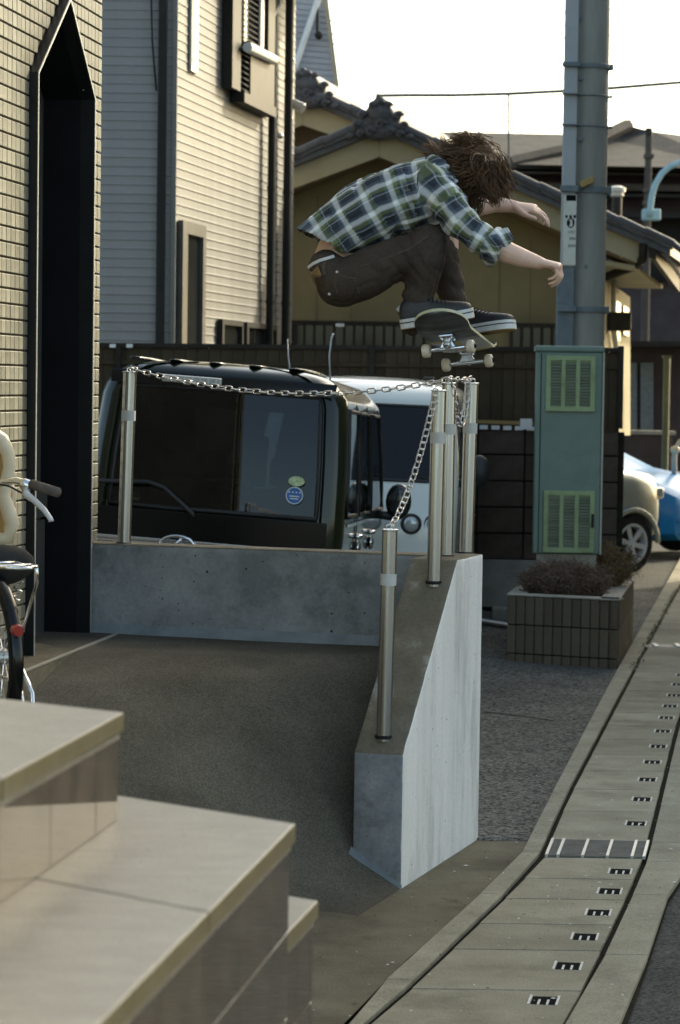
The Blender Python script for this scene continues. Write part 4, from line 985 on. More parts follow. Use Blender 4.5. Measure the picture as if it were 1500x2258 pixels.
mb=MB(); mb.box((0,3.33,.44),(1.42,.14,.3)); mb.build('front_bumper','van_white',wv_,bevel=.05)
mb=MB(); mb.tube([V((-.5,3.22,1.12)),V((.0,3.20,1.16)),V((.1,3.2,1.16))],.012,6); mb.build('wiper','black_plastic',wv_,smooth=True)
mb=MB(); mb.box((0,3.1,1.105),(1.2,.06,.04)); mb.build('cowl','black_plastic',wv_,bevel=.01)
mirror(wv_,-.735,2.95,1.18,-1,'black_plastic'); mirror(wv_,.735,2.95,1.18,1,'black_plastic')
mb=MB(); a=V((-.50,2.955,1.56)); mb.obox(a,V((-.12,-.0,0)),V((0,-.02,.06)),V((0,.004,.0015))); mb.build('sticker','sticker_yellow',wv_)
for x in (-.45,.60): mb=MB(); mb.box((x,2.55,1.83),(.08,.05,.03)); mb.build('roof_cap','black_plastic',wv_,bevel=.008)
p=at(730,845,16.3)-V((0,0,0)); a0=(wv_.matrix_basis if False else None)
mb=MB(); mb.tube([V((.55,2.7,1.76)),V((.585,2.66,1.95)),V((.60,2.64,2.08))],[.006,.004,.003],6); mb.build('antenna','alloy',wv_,smooth=True)
# ---- cars at the right edge
def car(name,label,cat,loc,rotz,paint,st,wheels,wr):
    t=thing(name,label,cat,loc,rot=(0,0,rotz))
    def sec(y,hw,zl,zb,zt,hr):
        half=[(0,zl),(hw*.8,zl),(hw*.96,zl+.08),(hw,zl+.22),(hw,zb-.22),(hw*.985,zb-.08),(hw*.94,zb),(lerp(hw*.94,hr,.06),lerp(zb,zt,.06)),(lerp(hw*.94,hr,.88),lerp(zb,zt,.88)),(hr*.93,lerp(zb,zt,.97)),(hr*.6,zt),(0,zt+.012)]
        return [V((x,-y,z)) for x,z in half]+[V((-x,-y,z)) for x,z in half[-2:0:-1]]
    rs=[sec(*s) for s in st]; mb=MB(); n=len(rs[0])
    mb.rings(rs)
    body=mb.build('body',[paint,'window_dark'],t,smooth=35)
    # glass faces
    for f in body.data.polygons:
        c=f.center; y=-c.y
        tab_b=interp([(s[0],s[3]) for s in st],y); tab_t=interp([(s[0],s[4]) for s in st],y)
        if tab_t-tab_b>.12 and tab_b+.05*(tab_t-tab_b)<c.z<tab_t-.05 : f.material_index=1
    for wy in wheels:
        for s in (-1,1):
            cb=MB(); cb.lathe(V((s*.62,-wy,wr)),(s,0,0),[(wr*1.16,0),(wr*1.16,.6)],32); co=cb.build('cutter','black_plastic'); 
            co.parent=t
            bpy.context.view_layer.update()
            bo=body.modifiers.new('arch','BOOLEAN'); bo.object=co; bo.operation='DIFFERENCE'; bo.solver='EXACT'
    bpy.context.view_layer.update()
    dg=bpy.context.evaluated_depsgraph_get(); nm=bpy.data.meshes.new_from_object(body.evaluated_get(dg)); 
    body.modifiers.clear(); body.data=nm
    for o in [x for x in bpy.data.objects if x.name.startswith('cutter')]: bpy.data.objects.remove(o)
    sharp(body.data,35)
    for wy in wheels:
        for s in (-1,1):
            wheel(t,(s*(st[3][1]-.10),-wy,wr),(s,0,0),wr,.2)
            mb=MB(); pts=[V((s*(st[3][1]+.004),-wy+wr*1.18*math.cos(a),wr+wr*1.18*math.sin(a))) for a in [math.pi*k/14 for k in range(15)]]
            mb.tube(pts,.03,6); mb.build('arch_trim',paint,t,smooth=True)
    return t
# SUV heading right and away, short nose
suv_st=[(0,.66,.42,.74,.78,.5),(.04,.76,.36,.90,.94,.62),(.15,.84,.32,1.0,1.05,.70),(.5,.865,.32,1.05,1.10,.74),(.95,.865,.32,1.07,1.14,.74),(1.45,.865,.32,1.07,1.60,.62),(2.2,.865,.32,1.07,1.68,.63),(3.0,.865,.32,1.07,1.66,.62),(3.45,.85,.34,1.06,1.58,.6),(3.6,.78,.42,1.0,1.2,.55)]
sv=car('silver_car','silver green car with six spoke alloy wheel nosing out behind the block wall','car',(3.0,27.5,0),math.radians(-52),'suv_silver',suv_st,(.52,2.75),.31)
mirror(sv,.87,-1.2,1.18,1,'suv_silver')
mb=MB(); mb.box((.76,-.12,.84),(.14,.2,.13)); mb.build('headlamp','lamp_clear',sv,bevel=.03)
mb=MB(); mb.ell((.868,-.98,.86),(.012,.04,.025)); mb.build('side_marker','lamp_clear',sv,smooth=True)
mb=MB(); mb.obox(V((.852,-.13,.36)),V((.006,0,0)),V((0,.010,0)),V((0,0,.36))); mb.build('bumper_seam','black_plastic',sv)
bl_st=[(0,.55,.30,.60,.64,.4),(.08,.74,.22,.72,.77,.52),(.35,.84,.20,.84,.88,.66),(.8,.87,.20,.92,.96,.70),(1.1,.875,.2,.96,1.01,.72),(1.9,.875,.2,1.0,1.42,.58),(2.6,.875,.2,1.0,1.52,.58),(3.5,.87,.2,1.0,1.48,.56),(4.1,.82,.26,1.0,1.15,.52),(4.25,.7,.35,.9,1.0,.45)]
p=at(1562,1160,29.2)
bc=car('blue_car','bright blue car with glaring hood, parked right of the silver car','car',(p.x,29.2,0),math.radians(-124),'car_blue',bl_st,(.78,3.4),.31)
for s in (-1,1):
    mb=MB(); mb.prism([V((s*.55,-.10,.72)),V((s*.80,-.35,.80)),V((s*.74,-.85,.95)),V((s*.62,-.55,.90))],V((0,.02,.03))); mb.build('headlamp','lamp_clear',bc,bevel=.01)
mb=MB(); mb.box((0,-.03,.36),(1.0,.08,.14)); mb.build('intake','black_plastic',bc,bevel=.03)
mb=MB(); mb.tube([V((-.6,-.02,.27)),V((0,.02,.25)),V((.6,-.02,.27))],.02,6); mb.build('lip','car_blue',bc,smooth=True)
# ================================================================== utility pole
YP=19.6
pb=at(1280,1300,YP); pb.z=0
up=thing('utility_pole','grey concrete utility pole behind the green cabinet','utility pole',pb)
t_=at(1282,0,YP)
axp=V(((t_.x-pb.x)/(t_.z-0)*.0,0,1))
rb,rt=.158,.138
mb=MB(); mb.lathe((0,0,-.1),(0,0,1),[(rb,0),(rb,.5),(lerp(rb,rt,.5),3.5),(rt,9.5)],32); mb.build('shaft','pole_concrete',up,smooth=35)
def plo(x,y): return at(x,y,YP-.16)-pb
# cable cover strip and number plate on the left
zt=plo(1262,-100).z; zm=plo(1262,588).z
xs=plo(1263,300).x
mb=MB(); mb.obox(V((xs-.075,-.175,zm)),V((.105,0,0)),V((0,.06,0)),V((0,0,zt-zm))); cov=mb.build('cable_cover','pole_plate',up,bevel=.008)
mb=MB(); z0=.3; mb.obox(V((xs-.10,-.165,z0)),V((.135,0,0)),V((0,.06,0)),V((0,0,zm-z0-.004))); mb.build('lower_wrap','pole_wrap',up,bevel=.008)
npz1,npz0=plo(1262,430).z,plo(1262,585).z
mb=MB(); mb.obox(V((xs-.062,-.182,npz0)),V((.10,0,0)),V((0,.006,0)),V((0,0,npz1-npz0))); plate=mb.build('number_plate','alu',up)
def mark(px,py,w,h):
    c=plo(px,py); mb=MB(); mb.box((c.x,-.1835,c.z),(w,.002,h)); mb.build('print_mark','ink',plate)
mark(1259,437,.075,.045)
for dx in (-9,0,9): mark(1258+dx,478,.018,.022); 
for dx in (-11,-5): mark(1258+dx*.6,492,.012,.035)
mark(1264,490,.014,.04)
c=plo(1258,492); mb=MB(); mb.tube([V((c.x+.026*math.cos(a*.5236),-.1835,c.z+.034*math.sin(a*.5236))) for a in range(12)],.005,5,closed=True); mb.build('print_ring','ink',plate)
def ptext(s,px,py,size):
    cu=bpy.data.curves.new('print','FONT'); cu.body=s; cu.size=size; cu.align_x='CENTER'; cu.align_y='CENTER'; cu.extrude=.0005
    o=bpy.data.objects.new('print_text',cu); C.objects.link(o); dg=bpy.context.evaluated_depsgraph_get(); me=bpy.data.meshes.new_from_object(o.evaluated_get(dg)); bpy.data.objects.remove(o)
    me.materials.append(M['ink']); q=inst('print_text',me,plate,V((plo(px,py).x,-.1838,plo(px,py).z)),(math.pi/2,0,0)); return q
ptext('1A3',1259,512,.034); ptext('394',1261,527,.034); ptext('5049',1260,543,.030)
def band(y,r=.006,hh=.03,m='pole_wrap',d=.0):
    z=plo(1282,y).z; rr=lerp(rb,rt,z/9.)+.006
    mb=MB(); mb.lathe((0,0,z),(0,0,1),[(rr,0),(rr+.004,.003),(rr+.004,hh-.003),(rr,hh)],32,cap=False); o=mb.build('band',m,up,smooth=40)
    mb=MB(); mb.box((rr*.99,-.02,z+hh/2),(.05,.05,hh*1.3)); mb.build('band_bolt',m,o,bevel=.006)
    mb=MB(); mb.box((xs-.02,-.185,z+hh/2),(.14,.05,hh)); mb.build('band_front',m,o,bevel=.006)
for y,h in ((148,.035),(210,.012),(278,.012),(424,.05),(688,.045)): band(y,hh=h)
for (x,y) in ((1280,38),(1281,172),(1281,306),(1293,588)):
    c=plo(x,y); mb=MB(); mb.lathe(V((c.x,-.145,c.z)),(0,-1,0),[(.018,-.02),(.018,.004),(.010,.006)],14); mb.build('bolt','pole_wrap',up,smooth=40)
mb=MB(); c=plo(1295,407); mb.obox(V((c.x-.05,-.20,c.z-.03)),V((.10,0,.045)),V((0,.06,0)),V((-.01,0,.05))); mb.build('wood_wedge','brown_pad',up,bevel=.005)
# ================================================================== green cabinet
YC=18.35
cb=at(1252,1240,YC); 
ca=thing('green_cabinet','tall green metal utility cabinet with two louvred vents standing in the planter','cabinet',(cb.x,cb.y,0))
CO=V((cb.x,cb.y,0)); K=lambda x,y,d=0:at(x,y,YC-d)-CO
x0,x1=K(1179,1000).x,K(1326,1000).x; zt=K(1250,776).z; zb=K(1250,1222).z; dpt=.45
mb=MB(); mb.obox(V((x0,0,zb)),V((x1-x0,0,0)),V((.03,dpt,0)),V((0,0,zt-zb))); mb.build('body','cabinet_green',ca,bevel=.012,seg=3)
mb=MB(); mb.obox(V((x0-.012,-.015,zt)),V((x1-x0+.024,0,0)),V((.03,dpt+.03,0)),V((0,0,.045))); mb.build('lid','cabinet_green',ca,bevel=.012)
mb=MB(); mb.obox(V((x1+.001,-.004,zb)),V((.012,0,0)),V((.03,dpt,0)),V((0,0,zt-zb-.002))); mb.build('side_edge_lit','cabinet_edge_lit',ca)  # right side in a paler tone: sunlight painted into the cabinet colour
mb=MB(); mb.obox(V((x0+.035,-.004,zb+.01)),V((.006,0,0)),V((0,.003,0)),V((0,0,zt-zb-.02))); mb.build('door_seam','ink',ca)
mb=MB(); mb.obox(V((x0+.03,.02,0)),V((x1-x0-.05,0,0)),V((.03,dpt-.04,0)),V((0,0,zb-.002))); mb.build('concrete_foot','cap_concrete',ca)
def vent(xa,xb,ya,yb,pad):
    a=K(xa,ya); b=K(xb,yb); zz1,zz0=a.z,b.z; X0,X1=a.x,b.x
    mb=MB(); fw=.035
    def bar(p,s): mb.obox(p,V((s[0],0,0)),V((0,-.022,0)),V((0,0,s[1])))
    mb.obox(V((X0,-.002,zz0)),V((X1-X0,0,0)),V((0,-.010,0)),V((0,0,zz1-zz0)))
    f=mb.build('vent','cabinet_vent',ca); 
    W_=X1-X0; n=3
    cellw=(W_-fw*2-.03*2)/3
    for (px_,pw) in ((X0,fw),(X1-fw,fw),(X0+fw+cellw,.03),(X0+fw+cellw*2+.03,.03)):
        mb=MB(); mb.obox(V((px_,-.012,zz0)),V((pw,0,0)),V((0,-.014,0)),V((0,0,zz1-zz0))); mb.build('vent_stile','cabinet_vent',f,bevel=.003)
    for zz in (zz0,zz1-fw):
        mb=MB(); mb.obox(V((X0+.001,-.0125,zz)),V((W_-.002,0,0)),V((0,-.013,0)),V((0,0,fw))); mb.build('vent_rail','cabinet_vent',f,bevel=.003)
    H_=zz1-zz0-fw*2; ns=max(6,int(H_/.022))
    for c in range(3):
        X_=X0+fw+c*(cellw+.03)
        sm=MB(); sm.prism([V((0,-.012,0)),V((0,-.022,-.012)),V((0,-.0225,-.009)),V((0,-.012,.010))],V((cellw,0,0))); me=sm.mesh('slat','vent_slat')
        for i in range(ns):
            o=inst('slat',me,f,V((X_,0,zz0+fw+.012+i*(H_-.01)/ns))); o.rotation_euler=(random.uniform(-.1,.1),random.uniform(-.02,.02)*(1 if i>ns*.3 else 2),0)
vent(1205,1311,784,908,0); vent(1199,1309,1081,1219,0)
mb=MB(); c=K(1306,1148); mb.box((c.x,-.03,c.z),(.02,.02,.10)); mb.build('handle','pipe_dark',ca)
# ================================================================== planter
A=onz(1117,1436); B=onz(1362,1484); D_=onz(1398,1398)
A=V((A.x,B.y+.75*0+.35,0)); 
B=V((at(1362,1450,17.3).x,17.3,0)); A=V((at(1116,1440,17.62).x,17.62,0)); 
dAB=(B-A).normalized(); LAB=(B-A).length; dB=V((.17,.985,0)).normalized(); LB=1.95
pt=thing('planter','low brown ribbed block planter bed around the green cabinet','planter',B)
zt1=at(1250,1318,17.45).z
def course(o,d,L,n,z0,z1,nout,ph):
    w_=.066; cnt=int(L/w_); w_=L/cnt
    km=MB(); km.obox(V((0,0,0)),d*(w_-.006),nout*(-.05),V((0,0,z1-z0-.008))); me=km.mesh('rib_block','block_planter')
    bmm=bmesh.new(); bmm.from_mesh(me); bmesh.ops.bevel(bmm,geom=bmm.edges[:],offset=.004,segments=1,affect='EDGES'); bmm.to_mesh(me); bmm.free()
    for i in range(cnt): inst('rib_block',me,pt,o+d*(i*w_+.003)+nout*random.uniform(-.002,.003)+V((0,0,z0))-B)
nF=V((dAB.y,-dAB.x,0)); nS=V((dB.y,-dB.x,0))
zj=[zt1,zt1-.205,zt1-.41,zt1-.56]
for a,b in zip(zj,zj[1:]):
    course(A,dAB,LAB,0,b,a,nF,0); 
    # side: plain long blocks
    for k in range(5):
        l=LB/5; mb=MB(); mb.obox(B+dB*(k*l+.004)-nS*.0+V((0,0,b))-B,dB*(l-.008),-nS*.05,V((0,0,a-b-.008))); mb.build('side_block','block_planter',pt,bevel=.005)
mb=MB(); q=[A+nF*-.03,B-nS*.03-nF*.03,B+dB*LB-nS*.03,A+dB*LB-nF*.03]; mb.prism([p-B+V((0,0,-.1)) for p in q],V((0,0,zt1+.06))); mb.build('core','joint',pt)
for (o,d,L,nn) in ((A,dAB,LAB,nF),(B,dB,LB,nS)):
    mb=MB(); mb.obox(o-B-nn*.13+V((0,0,zt1-.004)),d*L,nn*.135,V((0,0,.012))); mb.build('coping','cap_concrete',pt,bevel=.004)
mb=MB(); mb.obox(A-B-V((0,0,-zt1+.004)),A*0+dB*LB,dAB*.13,V((0,0,.011))); mb.build('coping','cap_concrete',pt)
mb=MB(); q=[A+dAB*.13-nF*.13,B-nS*.13-nF*.13,B+dB*LB-nS*.13,A+dAB*.13+dB*LB]; mb.prism([p-B+V((0,0,zt1-.05)) for p in q],V((0,0,.035))); mb.build('soil','soil',pt)
# dry shrub: many thin twigs
def twig_shrub(name,label,c,rx,ry,h,n,m,leafm=None,seed=1):
    rnd=random.Random(seed); t=thing(name,label,'shrub',c)
    mb=MB(); lf=MB()
    for i in range(n):
        a=rnd.uniform(0,6.283); r=rnd.random()**.5; p=V((rx*r*math.cos(a)*.9,ry*r*math.sin(a)*.9,0)); 
        d=V((math.cos(a)*r*.35+rnd.uniform(-.4,.4),math.sin(a)*r*.35+rnd.uniform(-.4,.4),1.0)).normalized()
        top=h*rnd.uniform(.45,1.05)*(1-.25*r*r); pts=[p]; 
        for k in range(4):
            d=(d+V((rnd.uniform(-.35,.35),rnd.uniform(-.35,.35),rnd.uniform(-.25,.3)))).normalized(); pts.append(pts[-1]+d*top/4.0)
        mb.tube(pts,[.0045,.0038,.003,.0022,.0012],4,cap=False)
        for k in range(2,5):
            for _ in range(2):
                d2=V((rnd.uniform(-1,1),rnd.uniform(-1,1),rnd.uniform(-.3,1))).normalized(); mb.tube([pts[k],pts[k]+d2*.05,pts[k]+d2*.09+V((rnd.uniform(-.02,.02),rnd.uniform(-.02,.02),rnd.uniform(-.03,.01)))],[.002,.0015,.001],3,cap=False)
            if leafm:
                for _ in range(8):
                    q=pts[k]+V((rnd.gauss(0,.02),rnd.gauss(0,.02),rnd.gauss(0,.02))); u=V((rnd.uniform(-1,1),rnd.uniform(-1,1),rnd.uniform(-1,1))).normalized(); v=u.orthogonal().normalized()
                    lf.add([q,q+u*.013+v*.005,q+u*.024,q+u*.013-v*.005],[(0,1,2,3)])
    mb.build('twigs',m,t,kind='stuff')
    if leafm: lf.build('leaves',leafm,t,kind='stuff')
    return t
c=at(1248,1300,17.85); twig_shrub('dry_shrub','clipped bare brown shrub in front of the green cabinet',V((c.x,17.9,zt1-.03)),.26,.17,.25,620,'twig','twig',3)
c=at(1346,1300,18.5); twig_shrub('rust_shrub','small rust coloured conifer beside the cabinet foot',V((c.x,18.5,zt1-.03)),.035,.07,.36,190,'twig','leaf_rust',5)
# moss along the curb joint behind the planter
mb=MB(); rnd=random.Random(4)
for i in range(420):
    y=rnd.uniform(17.2,24); x=interp(LLID,y)+rnd.gauss(0,.014)-.005; s=rnd.uniform(.005,.022); d=V((rnd.uniform(-1,1),rnd.uniform(-1,1),2)).normalized(); v=d.orthogonal()
    mb.add([V((x,y,.022))-v*s*.3,V((x,y,.022))+v*s*.3,V((x,y,.022))+d*s],[(0,1,2)])
tag(mb.build('moss_tufts','moss',kind='stuff'),'low green moss and weeds along the far gutter joint','moss')
# ================================================================== far pole, lamp arm, vent pipe, wires
fp=thing('far_utility_pole','thin distant utility pole rising behind the tiled roof','utility pole',V((at(1420,850,44).x,44,0))); g=fp.location.copy()
mb=MB(); a=at(1424,300,44)-g; mb.lathe((0,0,0),(0,0,1),[(.085,0),(.06,a.z)],14); mb.build('shaft','brown_roof',fp,smooth=35)
mb=MB(); mb.lathe(V((0,0,a.z-.02)),(0,0,1),[(.06,0),(.065,.10),(.06,.16)],12); mb.build('top_cap','pipe_dark',fp,smooth=35)
for y in (345,420,448): mb=MB(); p=at(1424,y,44)-g; mb.box((0,-.05,p.z),(.18,.14,.08)); mb.build('clamp','brown_roof',fp,bevel=.02)
la=thing('street_lamp','pale blue curved street lamp arm fixed to the distant pole','street lamp',V((at(1432,480,43.6).x,43.6,0))); g=la.location.copy()
mb=MB(); mb.tube([at(x,y,43.6)-g for x,y in ((1432,478),(1434,462),(1438,430),(1446,405),(1460,382),(1478,367),(1500,358),(1530,352))],.055,10); mb.build('arm','lamp_blue',la,smooth=True)
mb=MB(); mb.box(at(1436,474,43.7)-g,(.32,.2,.2)); mb.build('bracket','lamp_blue',la,bevel=.03)
mb=MB(); mb.ell(at(1545,354,43.6)-g,(.3,.12,.1)); mb.build('lamp_head','lamp_blue',la,smooth=True)
vp=thing('vent_pipe','round capped vent pipe standing above the tiled roof eave','vent pipe',at(1361,505,38)); g=vp.location.copy()
mb=MB(); mb.tube([V((0,0,-.6)),at(1361,432,38)-g],.075,12); mb.build('pipe','pipe_dark',vp,smooth=35)
mb=MB(); z=(at(1361,432,38)-g); mb.lathe(z,(0,0,1),[(.08,-.02),(.10,.0),(.10,.05),(.13,.06),(.13,.12),(.06,.15)],16); mb.build('cowl','alu',vp,smooth=35)
def wire(pts,r,Y,label,m='wire'):
    P=[at(x,y,Y) for x,y in pts]; t=thing('wire',label,'wire',P[0]); mb=MB(); mb.tube([p-P[0] for p in P],r,5,cap=False); mb.build('cable',m,t,smooth=True); return t
w1=wire(((832,211),(900,210),(1000,210),(1120,207),(1240,201),(1330,196),(1500,182),(1600,172)),.024,33,'dark wire crossing the sky behind the pole')
mb=MB(); g=w1.location; mb.tube([at(832,211,33)-g,at(822,235,33)-g],.012,5); mb.build('stay','wire',w1); mb=MB(); mb.box(at(833,211,33)-g,(.05,.05,.05)); mb.build('clamp','wire',w1); mb=MB(); mb.box(at(1123,207,33)-g,(.08,.03,.03)); mb.build('clamp','wire',w1)
wire(((1122,208),(1122,300),(1123,420)),.014,33.1,'thin vertical wire dropping towards the jumping skater')
wire(((730,45),(1000,33),(1240,28),(1500,12)),.020,60,'highest faint wire across the white sky','pole_plate')
wire(((730,75),(1000,63),(1240,56),(1500,38)),.020,60,'second faint wire below the highest one','pole_plate')
wire(((730,97),(1000,88),(1240,84),(1500,70)),.020,60,'third faint wire, lowest of the pale ones','pole_plate')
# ================================================================== granite steps
Z1,Z2,Z3=1.353,1.155,1.02
st_=thing('entrance_steps','beige stone steps with polished risers in the near left corner','steps',(-.6,3.6,0)); SO=st_.location.copy()
def step(z,c_px,f_px,l_px,zlow,ext,lext,th=.035):
    Cn=onz(*c_px,z); fd=(onz(*f_px,z)-Cn).normalized(); ld=(onz(*l_px,z)-Cn).normalized()
    Rn=V((-fd.y,fd.x,0)); 
    if Rn.x<0: Rn=-Rn
    ang=fd.angle(ld)
    # core
    mb=MB(); mb.prism([p+V((0,0,-z+.0)) for p in (Cn-Rn*.015,Cn+fd*ext-Rn*.015,Cn+fd*ext+ld*lext,Cn+ld*lext)],V((0,0,z-th))); o=mb.build('core','granite_edge',st_); o.location=-SO
    bl=.78 if ext>1 else ext; n=int(ext/bl+.001); bw_=.86; m=int(lext/bw_)
    for i in range(n):
        for j in range(m):
            g=.0012; a=Cn+fd*(i*bl+g)+ld*(j*bw_+g); 
            if j==0: a=a+Rn*.012
            mb=MB(); mb.obox(a-V((0,0,th)),fd*(bl-2*g),ld*(bw_-2*g)+(-Rn*.012 if j==0 else V((0,0,0))),V((0,0,th))); me=mb.mesh('tread_slab',['granite','granite_edge'])
            for f in me.polygons:
                if abs(f.normal.z)<.5: f.material_index=1
            o=inst('tread_slab',me,st_,-SO); bb=o.modifiers.new('b','BEVEL'); bb.width=.004; bb.segments=2
    off=.16
    k=0; s0=-.0
    edges=[0,off]; 
    while edges[-1]<ext-.2: edges.append(min(ext,edges[-1]+.30))
    for a,b in zip(edges,edges[1:]):
        hh=z-th-zlow-.003; zz=hh
        while zz>.02:
            h1=min(.16,zz); g=.0012; mb=MB(); mb.obox(Cn+fd*(a+g)-Rn*(.014+random.uniform(0,.0008))+V((0,0,zlow-z+zz-h1+g)),fd*(b-a-2*g),Rn*.014,V((0,0,h1-2*g))); o=mb.build('riser_panel','granite_polished',st_,bevel=.0012); o.location=-SO; zz-=h1
            if zlow-z+zz<-1.0: break
    mb=MB(); mb.obox(Cn+Rn*.0015+V((0,0,-th-.014)),fd*(edges[-1]),-Rn*.004,V((0,0,.010))); o=mb.build('nosing_strip','granite',st_); o.location=-SO
step(Z1,(262,1570),(0,1710),(0,1540),Z2,3.2,2.6)
step(Z2,(640,1815),(200,2258),(262,1754),0.0,3.2,2.6)
Z3=.955
step(Z3,(691,1985),(638,2040),(640,1976),0.0,.46,2.6)
# ================================================================== bicycle
HA=math.radians(26); Q_=.75
bf=V((-math.sin(HA),math.cos(HA),0)); br=V((math.cos(HA),math.sin(HA),0)); UZ=V((0,0,1))
Rh=at(-22,1468,7.65); GZ=Rh.z-.25
Rh.z=.84+.256; GZ=.84
bk=thing('bicycle','red city bicycle with chrome handlebar parked on the ramp by the doorway','bicycle',V((Rh.x,Rh.y,GZ)))
bo=bk.location.copy()
def bt(pts,r,name,m,n=8,smooth=True,parent=bk): mb=MB(); mb.tube([V(p)-bo for p in pts],r,n); return mb.build(name,m,parent,smooth=smooth)
def circ(c,r,n=40): return [c+(bf*math.cos(2*math.pi*i/n)+UZ*math.sin(2*math.pi*i/n))*r for i in range(n)]
def bwheel(c):
    mb=MB(); mb.tube([p-bo for p in circ(c,.318*Q_)],.018,8,closed=True); w_=mb.build('wheel','rubber',bk,smooth=True)
    mb=MB(); mb.tube([p-bo for p in circ(c,.297*Q_)],.012,6,closed=True); mb.build('rim','chrome',w_,smooth=True)
    mb=MB(); mb.lathe(c-br*.05-bo,br,[(.03,0),(.03,.1)],12); mb.build('hub','steel_dull',w_,smooth=35)
    for i in range(32):
        a=2*math.pi*i/32; s=(-1)**i; d=bf*math.cos(a)+UZ*math.sin(a); a2=a+.5*(-1)**(i//2); d2=bf*math.cos(a2)+UZ*math.sin(a2)
        mb=MB(); mb.tube([c+br*.035*s+d2*.03-bo,c+d*.295*Q_-bo],.0016,4,cap=False); mb.build('spoke','chrome',w_)
    return w_
bwheel(Rh); Fh=Rh+bf*.86; bwheel(Fh)
def fender(c,a0,a1):
    mb=MB(); rs=[]
    for i in range(24):
        a=lerp(a0,a1,i/23.); d=bf*math.cos(a)+UZ*math.sin(a); 
        rs.append([c+d*.352*Q_+br*.020-bo,c+d*.362*Q_+br*.013-bo,c+d*.364*Q_-bo,c+d*.362*Q_-br*.013-bo,c+d*.352*Q_-br*.020-bo,c+d*.356*Q_-bo])
    mb.rings(rs); return mb.build('fender','black_gloss',bk,smooth=True)
fender(Rh,math.radians(60),math.radians(205)); fender(Fh,math.radians(20),math.radians(150))
BBk=Rh+bf*.36-UZ*.02; seatT=Rh+bf*.20+UZ*.22; head=Rh+bf*.72+UZ*.34
for s in (-1,1): bt([Rh+br*.06*s,BBk+br*.03*s],.010,'chain_stay','bike_red'); bt([Rh+br*.06*s,seatT+br*.02*s-UZ*.05],.008,'seat_stay','bike_red')
bt([BBk,seatT+UZ*.02],.016,'seat_tube','bike_red'); bt([BBk,BBk+bf*.25+UZ*.02,head-UZ*.12],.018,'down_tube','bike_red'); bt([head-UZ*.16,head+UZ*.02],.019,'head_tube','bike_red')
for s in (-1,1): bt([head-UZ*.16,head-UZ*.2+br*.05*s,Fh+br*.055*s],.011,'fork','steel_dull')
bt([seatT,seatT+UZ*.09],.013,'seat_post','chrome')
# saddle
sc=at(-14,1240,7.72); mb=MB(); rs=[]
for i in range(13):
    u=i/12.; y=lerp(-.135,.135,u); hw=.95*interp([(0,.06),(.08,.098),(.2,.115),(.4,.10),(.6,.055),(.85,.026),(1,.012)],u); tz=interp([(0,.03),(.15,.062),(.4,.055),(1,.045)],u)
    rs.append([sc+bf*y+br*hw*math.cos(a)+UZ*((tz*math.sin(a) if math.sin(a)>0 else .06*math.sin(a)*(1 if u<.5 else .5)))-bo for a in [2*math.pi*k/16 for k in range(16)]])
mb.rings(rs); sd_=mb.build('saddle','rubber',bk,smooth=True)
for s in (-1,1):
    c=sc-bf*.09+br*.05*s-UZ*.085; mb=MB(); mb.tube([c-bo+UZ*(.03-.0065*k*.8)+V((math.cos(k*1.05),math.sin(k*1.05),0))*.014 for k in range(30)][:12],.003,5); mb.build('spring','chrome',sd_,smooth=True)
bt([seatT+UZ*.08,sc-UZ*.04],.012,'seat_clamp','chrome',parent=sd_)
# rear rack
rk=Rh+UZ*.30; 
pts=[rk+bf*.16+br*.06,rk-bf*.25+br*.065,rk-bf*.31+br*.02,rk-bf*.31-br*.02,rk-bf*.25-br*.065,rk+bf*.16-br*.06]
rack=bt(pts,.0055,'rear_rack','chrome')
for k in range(3): bt([rk-bf*(.2-.12*k)+br*.064,rk-bf*(.2-.12*k)-br*.064],.0045,'rack_bar','chrome',parent=rack)
for s in (-1,1): bt([rk-bf*.24+br*.066*s,rk-bf*.22+br*.075*s-UZ*.05,Rh+br*.07*s-bf*.02],.005,'rack_stay','chrome',parent=rack)
# kickstand + reflector
bt([Rh+br*.085,Rh-bf*.11+br*.10-UZ*.10,Rh-bf*.13+br*.10-UZ*.23,Rh-bf*.08+br*.10-UZ*.24,Rh-bf*.02+br*.085-UZ*.06],.008,'kickstand','chrome')
mb=MB(); mb.lathe(Rh-bf*.262+UZ*.11-bo,-bf,[(.018,-.02),(.02,.0),(.016,.012)],16); mb.build('reflector','lamp_red',bk,smooth=35)
# handlebar, grip, brake lever
YG=8.25; gp_=[at(-95,1100,8.42),at(-60,1075,8.4),at(-20,1072,8.35),at(15,1062,8.3),at(40,1060,YG),at(62,1068,YG-.03),at(85,1073,YG-.06)]
hb_=bt(gp_,.0125,'handlebar','chrome',10)
bt([at(70,1068,YG-.04),at(128,1086,YG-.12)],.0165,'grip','grip_grey',14,parent=hb_)
mb=MB(); c=at(62,1068,YG-.03)-bo; mb.lathe(c-V((.01,0,0)),V((.9,-.2,-.25)),[(.018,-.012),(.02,0),(.018,.02)],14); mb.build('brake_clamp','chrome',hb_,smooth=35)
bt([at(58,1078,YG-.04),at(60,1092,YG-.08),at(75,1103,YG-.1),at(98,1125,YG-.13),at(112,1145,YG-.15),at(113,1150,YG-.15)],[.011,.013,.010,.009,.008,.010],'brake_lever','alloy',10,parent=hb_)
bt([at(48,1087,YG),at(20,1072,YG),at(-10,1066,YG+.05)],.0035,'brake_cable','rubber',6,parent=hb_)
bt([head,at(-95,1104,8.45)],.013,'stem','chrome')
